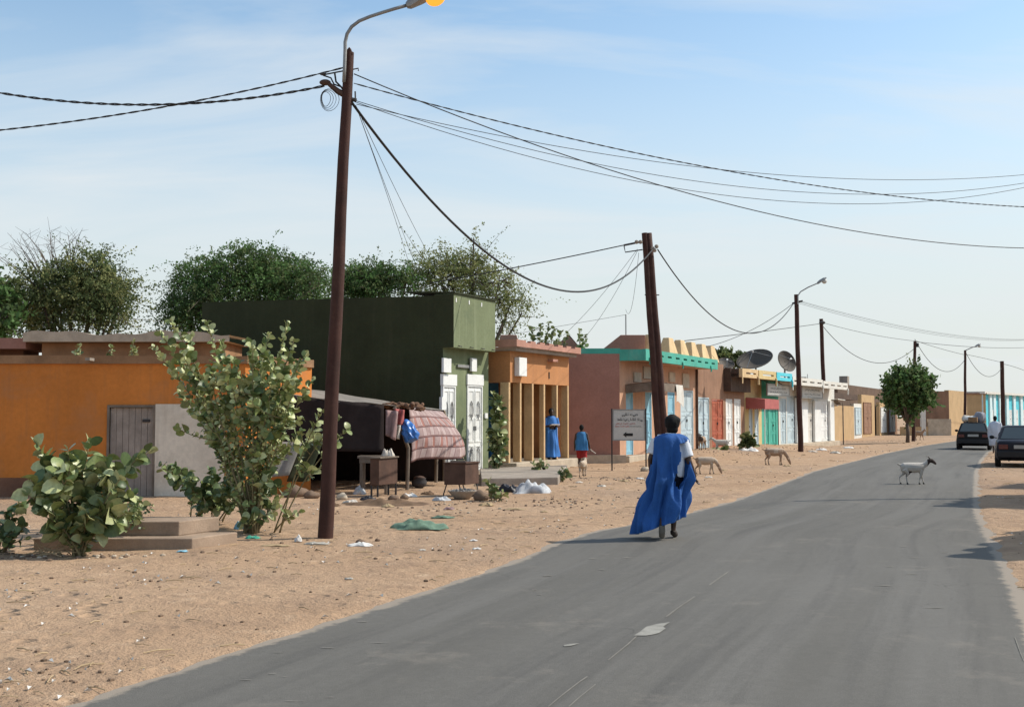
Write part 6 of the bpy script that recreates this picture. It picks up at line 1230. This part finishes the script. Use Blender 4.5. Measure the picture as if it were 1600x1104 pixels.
# ------------------------------------------------------------------ goats
M_gw = mat('white_goat_hair', (.55, .51, .45), var=.12, scale=5, rough=.95, bump=.5, bscale=130); M_gd = mat('dark_goat_hair', (.055, .04, .035), var=.3, scale=5, rough=.9, bump=.4, bscale=130); M_gt = mat('tan_goat_hair', (.38, .27, .19), var=.25, scale=4, rough=.95, bump=.5, bscale=130)
M_gp2 = mat('cream_goat_hair', (.52, .42, .32), var=.2, scale=4, rough=.95, bump=.5, bscale=130); M_horn = mat('horn', (.12, .10, .085), rough=.5, var=.2); M_hoof = mat('hoof_black', (.03, .026, .024), rough=.6)
def goat(label, loc, rz, S, mats, pick, graze=False, stride=.1, horns=True, udder=False, tailup=True):
    Gt = thing('goat', label, 'goat', loc, rz, 'goats by the road'); mb = MB(); T = lambda a, rr, n=10: mb.tube(a, rr, n)
    T([(-.40, 0, .60), (-.33, 0, .585), (-.18, 0, .565), (.02, 0, .545), (.20, 0, .555), (.33, 0, .58), (.38, 0, .585)], [.06, .125, .155, .175, .165, .135, .06], 12)
    mb.ell((.0, 0, .50), (.24, .155, .13)); mb.ell((-.28, 0, .56), (.13, .13, .14)); mb.ell((.25, 0, .54), (.13, .12, .155))
    if graze: nk = [(.32, 0, .60), (.45, 0, .52), (.55, 0, .36), (.60, 0, .25)]; hd = [(.585, 0, .27), (.635, 0, .18), (.67, 0, .09), (.675, 0, .05)]; er = Vector((.57, 0, .28)); fw = Vector((.5, 0, -.87))
    else: nk = [(.30, 0, .60), (.42, 0, .67), (.52, 0, .76), (.56, 0, .80)]; hd = [(.54, 0, .80), (.62, 0, .775), (.70, 0, .72), (.745, 0, .675)]; er = Vector((.555, 0, .82)); fw = Vector((.8, 0, -.5))
    T(nk, [.115, .092, .072, .065]); T(hd, [.068, .07, .05, .036]); mb.ell(hd[-1], (.035, .03, .03))
    for s in (-1, 1):
        e0 = er+Vector((0, s*.05, 0)); T([e0, e0+Vector((-.02, s*.06, -.01)), e0+Vector((-.01, s*.11, -.05))], [.022, .028, .012], 6)
    def leg(h, kn, an, ft, r0): T([h, kn, an, ft], [r0, r0*.62, .026, .024], 8)
    st = stride
    for s, f in ((-1, 1), (1, -1)):
        y = s*.085; leg((-.30, y, .50), (-.23+st*f*.4, y, .36), (-.33+st*f, y, .22), (-.30+st*f, y, .03), .10); leg((.26, y, .46), (.27-st*f*.3, y, .29), (.26-st*f*.8, y, .15), (.27-st*f, y, .03), .075)
    T([(-.40, 0, .62), (-.47, 0, .66 if tailup else .56), (-.53, 0, .69 if tailup else .47)], [.035, .032, .012], 7)
    if udder: mb.ell((-.16, 0, .40), (.09, .08, .09)); T([(-.14, .03, .36), (-.13, .03, .29)], [.03, .012], 6)
    me = blob(mb, .013, 5, 'goat_body'); put(me, 'body', mats, Gt, pick)
    for f in ((-.30+st, -.085), (-.30-st, .085), (.27-st, -.085), (.27+st, .085)):
        h = MB(); h.tube([(f[0], f[1], .05), (f[0]+.012, f[1], .0)], [.026, .032], 8); h.build('hoof', M_hoof, Gt)
    for s in (-1, 1):
        if horns: h = MB(); b0 = er+Vector((-.0, s*.025, .03 if not graze else .01)); h.tube([b0, b0+Vector((-.05, s*.01, .06)), b0+Vector((-.12, s*.025, .07))], [.015, .011, .003], 6); h.build('horn', M_horn, Gt, smooth=True)
        h = MB(); h.ell(er+fw*.09+Vector((0, s*.056, -.005)), .012, None, 8, 6); h.build('eye', M_hoof, Gt)
    Gt.scale = (S, S, S); return Gt
g1 = G(1428, 757); sel = lambda c: 1 if c.x > .46 and c.z > .5 else (1 if (c.x < -.02 and c.x > -.3 and c.z < .43 and c.z > .27 and abs(c.y) < .12 and abs(c.x+.16) < .1) else 0)
goat('white goat with dark head crossing the asphalt road', (g1.x-.02, g1.y, rz_(g1.x, g1.y)), R(-4), .77, [M_gw, M_gd], sel, udder=True, stride=.09)
p = onG(1102, 740); goat('pale goat grazing just right of the walking man', p, R(-8), .72, [M_gp2, M_gt], lambda c: 1 if c.x < -.28 or c.x > .52 else 0, graze=True, tailup=True, stride=.08)
p = onG(1210, 726); goat('brown goat grazing on the sand before the teal shop', p, R(-3), .84, [M_gt, M_gp2], lambda c: 1 if c.z > .66 and c.x > -.3 or abs(c.x-.05) < .09 and c.z > .5 else 0, graze=True, stride=.05)
p = onG(1097, 702); goat('dark faced goat standing at the pale blue door', p, R(-115), .80, [M_gt, M_gd], lambda c: 1 if c.x > .25 and c.z > .45 else 0)
p = onG(1128, 706); goat('white goat before the red oxide door', p, R(165), .78, [M_gw, M_gp2], lambda c: 0, graze=False)
p = onG(911, 743); goat('small pinkish white kid goat standing in front of the boy', p, R(75), .62, [M_gp2, M_gt], lambda c: 0, horns=False)
p = onG(1436, 687); goat('brown goat by the white gate post in the distance', p, R(-60), .95, [M_gt, M_gd], lambda c: 0)
# ------------------------------------------------------------------ people
M_skin = mat('dark_skin', (.062, .033, .023), rough=.5, var=.12, scale=8, fine=0, bump=.05, spec=.4); M_hair = mat('black_hair', (.008, .007, .007), rough=.8, var=.3, bump=.4, bscale=160); M_shoe = mat('brown_black_shoe', (.05, .038, .03), rough=.6, var=.3); M_sole = mat('grey_sole', (.16, .145, .12), rough=.9)
M_robe = mat('bright_blue_robe', (.030, .118, .37), rough=.8, var=.16, scale=3, fine=.06, bump=.5, bscale=26, spec=.25, trans=.12); M_robe2 = mat('sky_blue_robe', (.05, .19, .52), rough=.75, var=.15, scale=3, bump=.15, bscale=30); M_boy = mat('blue_tunic', (.05, .19, .40), rough=.85, var=.2, scale=4)
M_red = mat('red_shorts', (.36, .03, .03), rough=.85, var=.15); M_tee = mat('white_tee', (.70, .72, .76), rough=.9, var=.06, scale=5); M_navy = mat('navy_trousers', (.012, .014, .03), rough=.9, var=.2); M_wrobe = mat('pale_blue_white_robe', (.55, .60, .68), rough=.85, var=.12, scale=3); M_dk = mat('dark_clothes', (.02, .02, .024), rough=.9, var=.3)
def hand(mb, w, d, side):
    """palm and five curled fingers from wrist w along d"""
    d = Vector(d).normalized(); s = Vector((0, 1, 0)); s = (s-d*s.dot(d)).normalized(); n = d.cross(s)
    pm = Matrix((d, s, n)).transposed(); mb.ell(w+d*.045, (.052, .040, .019), pm, 10, 7)
    for k, (o_, ln) in enumerate(((-.031, .060), (-.011, .072), (.010, .070), (.029, .054))):
        b = w+d*.082+s*o_; c1 = b+d*ln*.45+n*side*.012; c2 = c1+d*ln*.30+n*side*.028; mb.tube([b-d*.02, b, c1, c2], [.0105, .0105, .0095, .0075], 7)
    b = w+d*.022-s*.032; mb.tube([b, b-s*.026+d*.022+n*side*.01, b-s*.03+d*.055+n*side*.022], [.014, .012, .009], 7)
def body_blobs(j, mb, k=1.0):
    """one continuous skin from joints"""
    T = lambda a, r_, n=10: mb.tube([j[x] if isinstance(x, str) else x for x in a], r_, n)
    H_ = j['head']; mb.ell(H_, (.076, .096, .112)); f = j['face']; mb.ell(H_+f*.035+Vector((0, 0, -.06)), (.058, .066, .058)); s = Vector((f.y, -f.x, 0))
    mb.ell(H_+f*.102+Vector((0, 0, -.022)), (.014, .014, .02)); mb.ell(H_+f*.094+Vector((0, 0, -.062)), (.022, .016, .012))
    for q in (-1, 1): mb.ell(H_+s*.078*q+Vector((0, 0, -.015)), (.014, .022, .032))
    T([j['neck'], H_+Vector((0, 0, -.06))-f*.01], [.062, .056]); T([j['pelvis'], j['waist'], j['chest'], j['neck']], [.135, .125, .145, .07], 12)
    for q in 'LR':
        sh, el, wr, hp, kn, an, toe = (j[q+x] for x in ('sh', 'el', 'wr', 'hip', 'kn', 'an', 'toe'))
        mb.tube([j['neck']+Vector((0, 0, -.04)), sh], [.055, .058], 9); mb.tube([sh, sh.lerp(el, .5), el, el.lerp(wr, .35), wr], [.056, .050, .044, .043, .031], 9); hand(mb, wr, wr-el, -1 if q == 'L' else 1)
        mb.tube([hp, hp.lerp(kn, .5), kn, kn.lerp(an, .35), an], [.085, .072, .052, .052, .034], 9); mb.tube([an+Vector((0, 0, -.02)), an.lerp(toe, .5), toe], [.036, .04, .032], 8)
def V3(*a): return Vector(a)
def stand(**kw):
    j = dict(head=V3(0, 0, 1.63), face=V3(0, 1, 0), neck=V3(0, -.01, 1.46), chest=V3(0, 0, 1.28), waist=V3(0, 0, 1.08), pelvis=V3(0, 0, .95), Lsh=V3(-.185, 0, 1.42), Rsh=V3(.185, 0, 1.42), Lel=V3(-.25, -.02, 1.13), Rel=V3(.25, -.02, 1.13), Lwr=V3(-.27, .05, .88), Rwr=V3(.27, .05, .88),
             Lhip=V3(-.09, 0, .93), Rhip=V3(.09, 0, .93), Lkn=V3(-.10, .02, .50), Rkn=V3(.10, .02, .50), Lan=V3(-.10, -.02, .09), Ran=V3(.10, -.02, .09), Ltoe=V3(-.11, .13, .03), Rtoe=V3(.11, .13, .03))
    j.update(kw); return j
def robe(rings, hem, nth=56, nz=34, fold=.03, seed=1, gap=None, twist=0.0, diag=False):
    """draped garment lofted through rings (z,cx,cy,rx,ry); hem(theta)->lowest z; gap(theta,z) removes cloth"""
    random.seed(seed); ph = [random.uniform(0, 6.28) for _ in range(6)]; zs_ = [r_[0] for r_ in rings][::-1]; A_ = np.array(rings)[::-1]
    def at(z): return [float(np.interp(z, A_[:, 0], A_[:, i])) for i in range(1, 5)]
    ztop_ = rings[0][0]; vs_ = []; fs = []
    for j_ in range(nz+1):
        for i in range(nth):
            th = 2*math.pi*i/nth; zb_ = hem(th); v = (j_/nz)**.85; z = ztop_+(zb_-ztop_)*v; cx, cy, rx, ry = at(z); q = th+twist*v
            fo = fold*min(1, v*1.8)*(math.sin(7*q+ph[0]+2.2*v)*.55+math.sin(11*q+ph[1]-3*v)*.4+math.sin(4*q+ph[2]+4*v)*.5+.35*math.sin(17*q+ph[3]))
            fo += .012*math.sin(9*z+3*q+ph[4])
            if diag:
                fo += .040*min(1, v*2)*(1-2*abs(math.sin(2*q+3.4*z+.6)))+.026*min(1, v*2)*(1-2*abs(math.sin(5*q-3.0*z)))+.012*min(1, v*2)*math.sin(23*q+9*z)
                fo += .045*math.exp(-((z-.62-.30*math.cos(th-R(300)))/.07)**2)*max(0, math.cos(th-R(305)))
            vs_.append((cx+(rx+fo)*math.cos(th), cy+(ry+fo)*math.sin(th), z))
    for j_ in range(nz):
        for i in range(nth):
            a = j_*nth+i; b = j_*nth+(i+1) % nth; th = 2*math.pi*(i+.5)/nth; z = (vs_[a][2]+vs_[a+nth][2])/2
            if gap and gap(th, z): continue
            fs.append((a, a+nth, b+nth, b))
    mb = MB(); mb.add(vs_, fs); return mb
def subsurf(o, n=1): m = o.modifiers.new('sub', 'SUBSURF'); m.levels = n; m.render_levels = n
def eyes(parent, j):
    f = j['face']; s = Vector((f.y, -f.x, 0))
    for q in (-1, 1): mb = MB(); mb.ell(j['head']+f*.088+s*.032*q+Vector((0, 0, .002)), .013, None, 8, 6); mb.build('eye', M_hair, parent)
def haircap(parent, j, m_, grow=1.0, name='hair'):
    mb = MB(); H_ = j['head']; f = j['face']; mb.ell(H_-f*.022+Vector((0, 0, .022)), (.088*grow, .094*grow, .110*grow)); mb.ell(H_-f*.05+Vector((0, 0, -.035)), (.070*grow, .052*grow, .062*grow)); return put(blob(mb, .012, 3, name), name, m_, parent)
def headcloth(parent, j):
    mb = MB(); H_ = j['head']; mb.ell(H_+V3(0, -.01, .025), (.113, .122, .128)); mb.ell(H_+V3(.05, -.03, .06), (.075, .075, .06)); mb.ell(H_+V3(0, -.045, -.075), (.088, .062, .075)); mb.ell(H_+V3(-.03, -.02, .07), (.08, .09, .06)); put(blob(mb, .012, 3, 'headcloth'), 'head_cloth', M_hair, parent)
def shoes(parent, j, m_, sole=True):
    for q in 'LR':
        an, toe = j[q+'an'], j[q+'toe']; d = (toe-an); d.normalize(); heel = an+Vector((0, -.03, -.03)) if toe.z-an.z > -.09 else an-d*.02; mb = MB()
        mb.tube([heel, an.lerp(toe, .45), toe, toe+d*.03], [.042, .048, .046, .028], 9); mb.tube([an+Vector((0, 0, .01)), an+Vector((0, 0, -.03))], [.043, .047], 9); put(blob(mb, .011, 3, 'shoe'), 'shoe', m_, parent)
# --- the man in the blue robe, walking away
mp_ = G(1050, 842); MAN = thing('person', 'person in a flowing blue robe and white shirt walking away along the road', 'person', (mp_.x, mp_.y, rz_(mp_.x, mp_.y)), R(-6)); MAN.scale = (.985,)*3
j = stand(head=V3(.015, .03, 1.645), neck=V3(-.005, -.005, 1.47), Rsh=V3(.165, 0, 1.415), Rel=V3(.255, -.05, 1.10), Rwr=V3(.335, .01, .885), Lsh=V3(-.205, 0, 1.425), Lel=V3(-.30, .0, 1.14), Lwr=V3(-.29, .13, .92),
          Rhip=V3(.05, 0, .92), Rkn=V3(.04, .06, .50), Ran=V3(.02, .04, .10), Rtoe=V3(.05, .20, .035), Lhip=V3(-.12, 0, .92), Lkn=V3(-.14, -.02, .51), Lan=V3(-.15, -.27, .21), Ltoe=V3(-.15, -.20, .055))
mb = MB(); body_blobs(j, mb); put(blob(mb, .0095, 4, 'person_body'), 'body', M_skin, MAN); headcloth(MAN, j); shoes(MAN, j, M_shoe)
mb = MB(); mb.tube([j['Lan']+V3(0, -.035, .0), j['Lan'].lerp(j['Ltoe'], .5)+V3(0, -.055, -.01), j['Ltoe']+V3(0, -.04, -.01)], [.045, .05, .045], 9); s_ = blob(mb, .012, 3, 'sole'); put(s_, 'shoe_sole', M_sole, MAN)
mb = MB(); mb.tube([V3(-.02, 0, .90), j['waist'], j['chest'], j['neck']+V3(0, 0, .055)], [.205, .195, .175, .082], 14); mb.tube([j['Lsh'], j['Lsh'].lerp(j['Lel'], .75)], [.085, .095], 10); mb.tube([j['Rsh'], j['Rsh'].lerp(j['Rel'], .78)], [.085, .092], 10); mb.tube([j['neck']+V3(0, 0, -.05), j['Rsh']], .08, 10); mb.tube([j['neck']+V3(0, 0, -.05), j['Lsh']], .08, 10); sh_ = blob(mb, .013, 5, 'shirt')
for v in sh_.vertices:
    v.co.y *= .72+.28*min(1, max(0, (abs(v.co.x+.02)-.12)/.10))
put(sh_, 'shirt', M_tee, MAN)
mb = MB(); mb.tube([V3(-.03, 0, .98), V3(-.03, 0, .86)], [.17, .175], 12)
for q in 'LR': mb.tube([j[q+'hip'], j[q+'kn'], j[q+'kn'].lerp(j[q+'an'], .45)], [.12, .085, .075], 10)
put(blob(mb, .014, 4, 'trousers'), 'trousers', M_navy, MAN)
rings = [(1.515, -.005, -.005, .10, .10), (1.495, -.012, -.005, .17, .13), (1.465, -.015, -.01, .235, .155), (1.40, -.015, -.01, .268, .18), (1.20, -.02, -.02, .285, .205), (.95, -.03, -.03, .290, .225), (.75, -.055, -.03, .300, .235), (.55, -.10, -.04, .325, .26), (.35, -.15, -.05, .355, .29), (.20, -.18, -.06, .37, .31), (.02, -.215, -.07, .38, .32)]
def hem(th): return .10+.19*(.5+.5*math.cos(th-R(-25)))**1.3-.05*math.cos(th-R(215))
def gap(th, z):
    a = math.degrees(th) % 360
    ac = float(np.interp(z, (.7, .85, 1.05, 1.38), (302, 305, 314, 342))); hw_ = float(np.interp(z, (.70, .78, .95, 1.10, 1.2, 1.36, 1.40), (0, 10, 17, 20, 27, 44, 0)))
    return abs((a-ac+180) % 360-180) < hw_ or (1.06 < z < 1.38 and 158 < a < 205)
rb_ = robe(rings, hem, nth=120, nz=64, fold=.058, seed=4, gap=gap, diag=True).build('robe', M_robe, MAN, smooth=True, solid=.006); subsurf(rb_)
# --- person reading on the arcade step
A = Vector((-.06, 35.8, 0)); F = Fr(A, STREET); lx, lz = F.hit(861, 700, .08); wp = F.o+F.u*lx+F.v*.08
WO = thing('person', 'person in long blue dress reading between the arcade pillars', 'person', (wp.x, wp.y, .31), R(200)); WO.scale = (.97,)*3
j = stand(face=V3(0, .96, -.25).normalized(), head=V3(0, .035, 1.625), Lel=V3(-.24, .04, 1.14), Rel=V3(.24, .04, 1.14), Lwr=V3(-.10, .27, 1.15), Rwr=V3(.10, .27, 1.15))
mb = MB(); body_blobs(j, mb); put(blob(mb, .012, 4, 'person_body'), 'body', M_skin, WO); haircap(WO, j, M_hair, 1.08); eyes(WO, j); shoes(WO, j, M_shoe)
ob = robe([(1.50, 0, 0, .10, .09), (1.44, 0, 0, .22, .13), (1.2, 0, 0, .235, .17), (1.0, 0, 0, .22, .17), (.6, 0, 0, .26, .22), (.08, 0, 0, .31, .27)], lambda th: .08, 44, 26, .03, 7, gap=lambda th, z: 1.02 < z < 1.22 and 60 < math.degrees(th) % 360 < 120).build('dress', M_robe2, WO, smooth=True, solid=.006); subsurf(ob)
for q in 'LR': mb = MB(); mb.tube([j[q+'sh'], j[q+'sh'].lerp(j[q+'el'], .5), j[q+'el']], [.085, .085, .08], 10); put(blob(mb, .015, 3, 'sleeve'), 'sleeve', M_robe2, WO)
bk = WO.matrix_basis @ V3(0, .34, 1.17); mb = MB(); mb.box(-.15, .15, -.11, .11, 0, .025, Matrix.Rotation(R(12), 4, 'X')); tag(mb.build('open_book', M_wp, None, loc=bk, rz=R(200)), 'white book held by the person in the arcade', 'book')
# --- boy walking by the terracotta wall
bp = onG(909, 737); BY = thing('person', 'boy in blue tunic and red shorts before the terracotta wall', 'person', bp, R(-12)); BY.scale = (.84,)*3
j = stand(Lkn=V3(-.09, .08, .5), Lan=V3(-.09, .06, .1), Ltoe=V3(-.09, .21, .03), Rkn=V3(.09, .0, .5), Ran=V3(.09, -.16, .13), Rtoe=V3(.09, -.02, .03), Rwr=V3(.30, .08, .86))
mb = MB(); body_blobs(j, mb); put(blob(mb, .012, 4, 'person_body'), 'body', M_skin, BY); haircap(BY, j, M_hair); eyes(BY, j)
ob = robe([(1.49, 0, 0, .10, .09), (1.43, 0, 0, .21, .12), (1.2, 0, 0, .225, .16), (1.0, 0, 0, .23, .18), (.80, 0, 0, .25, .20)], lambda th: .80, 40, 18, .016, 9, gap=lambda th, z: 1.18 < z < 1.36 and abs(math.cos(th)) > .9).build('tunic', M_boy, BY, smooth=True, solid=.006); subsurf(ob)
mb = MB()
for q in 'LR': mb.tube([j[q+'hip'], j[q+'kn']+V3(0, 0, .02)], [.125, .11], 10)
put(blob(mb, .015, 3, 'shorts'), 'shorts', M_red, BY)
st_ = BY.matrix_basis @ V3(.31, .10, .80); mb = MB(); mb.tube([(-.02, 0, .06), (.06, 0, -.02), (.17, 0, -.10)], .012, 5); tag(mb.build('stick', M_c3, None, loc=st_), 'short pale stick held in the boy hand', 'stick')
# --- far man in pale robe, dark clad person beside the car
fp = onG(1556, 708); FM = thing('person', 'person in pale blue white robe walking beside the loaded car', 'person', fp, R(-25)); j = stand(Ran=V3(.1, -.16, .13), Rtoe=V3(.1, -.03, .03))
mb = MB(); body_blobs(j, mb); put(blob(mb, .016, 3, 'person_body'), 'body', M_skin, FM); haircap(FM, j, M_hair)
ob = robe([(1.50, 0, 0, .10, .09), (1.43, 0, 0, .23, .13), (1.2, 0, 0, .29, .19), (.8, 0, 0, .30, .22), (.35, 0, 0, .26, .22)], lambda th: .36, 36, 18, .025, 11).build('robe', M_wrobe, FM, smooth=True, solid=.006)
for q in 'LR': mb = MB(); mb.tube([j[q+'sh'], j[q+'el'], j[q+'wr']], [.09, .09, .08], 9); put(blob(mb, .02, 3, 'sleeve'), 'sleeve', M_wrobe, FM)
fp = onG(1567, 712); DM = thing('person', 'dark clad person bending down behind the navy saloon', 'person', fp, R(-60)); j = stand(head=V3(0, .42, 1.22), neck=V3(0, .30, 1.16), chest=V3(0, .20, 1.06), waist=V3(0, .05, .96), pelvis=V3(0, -.05, .88), Lsh=V3(-.18, .28, 1.12), Rsh=V3(.18, .28, 1.12), Lel=V3(-.2, .36, .85), Rel=V3(.2, .36, .85), Lwr=V3(-.15, .5, .65), Rwr=V3(.15, .5, .65))
mb = MB(); body_blobs(j, mb); put(blob(mb, .016, 3, 'person_body'), 'body', M_skin, DM); haircap(DM, j, M_hair)
mb = MB(); mb.tube([j['pelvis'], j['waist'], j['chest'], j['neck']], [.17, .165, .17, .09], 12)
for q in 'LR': mb.tube([j[q+'sh'], j[q+'el'], j[q+'el'].lerp(j[q+'wr'], .6)], [.085, .07, .055], 9)
put(blob(mb, .02, 3, 'jacket'), 'jacket', M_dk, DM); mb = MB()
for q in 'LR': mb.tube([j[q+'hip'], j[q+'kn'], j[q+'an']], [.11, .08, .065], 9)
put(blob(mb, .02, 3, 'trousers'), 'trousers', M_navy, DM)
bpy.context.view_layer.update()
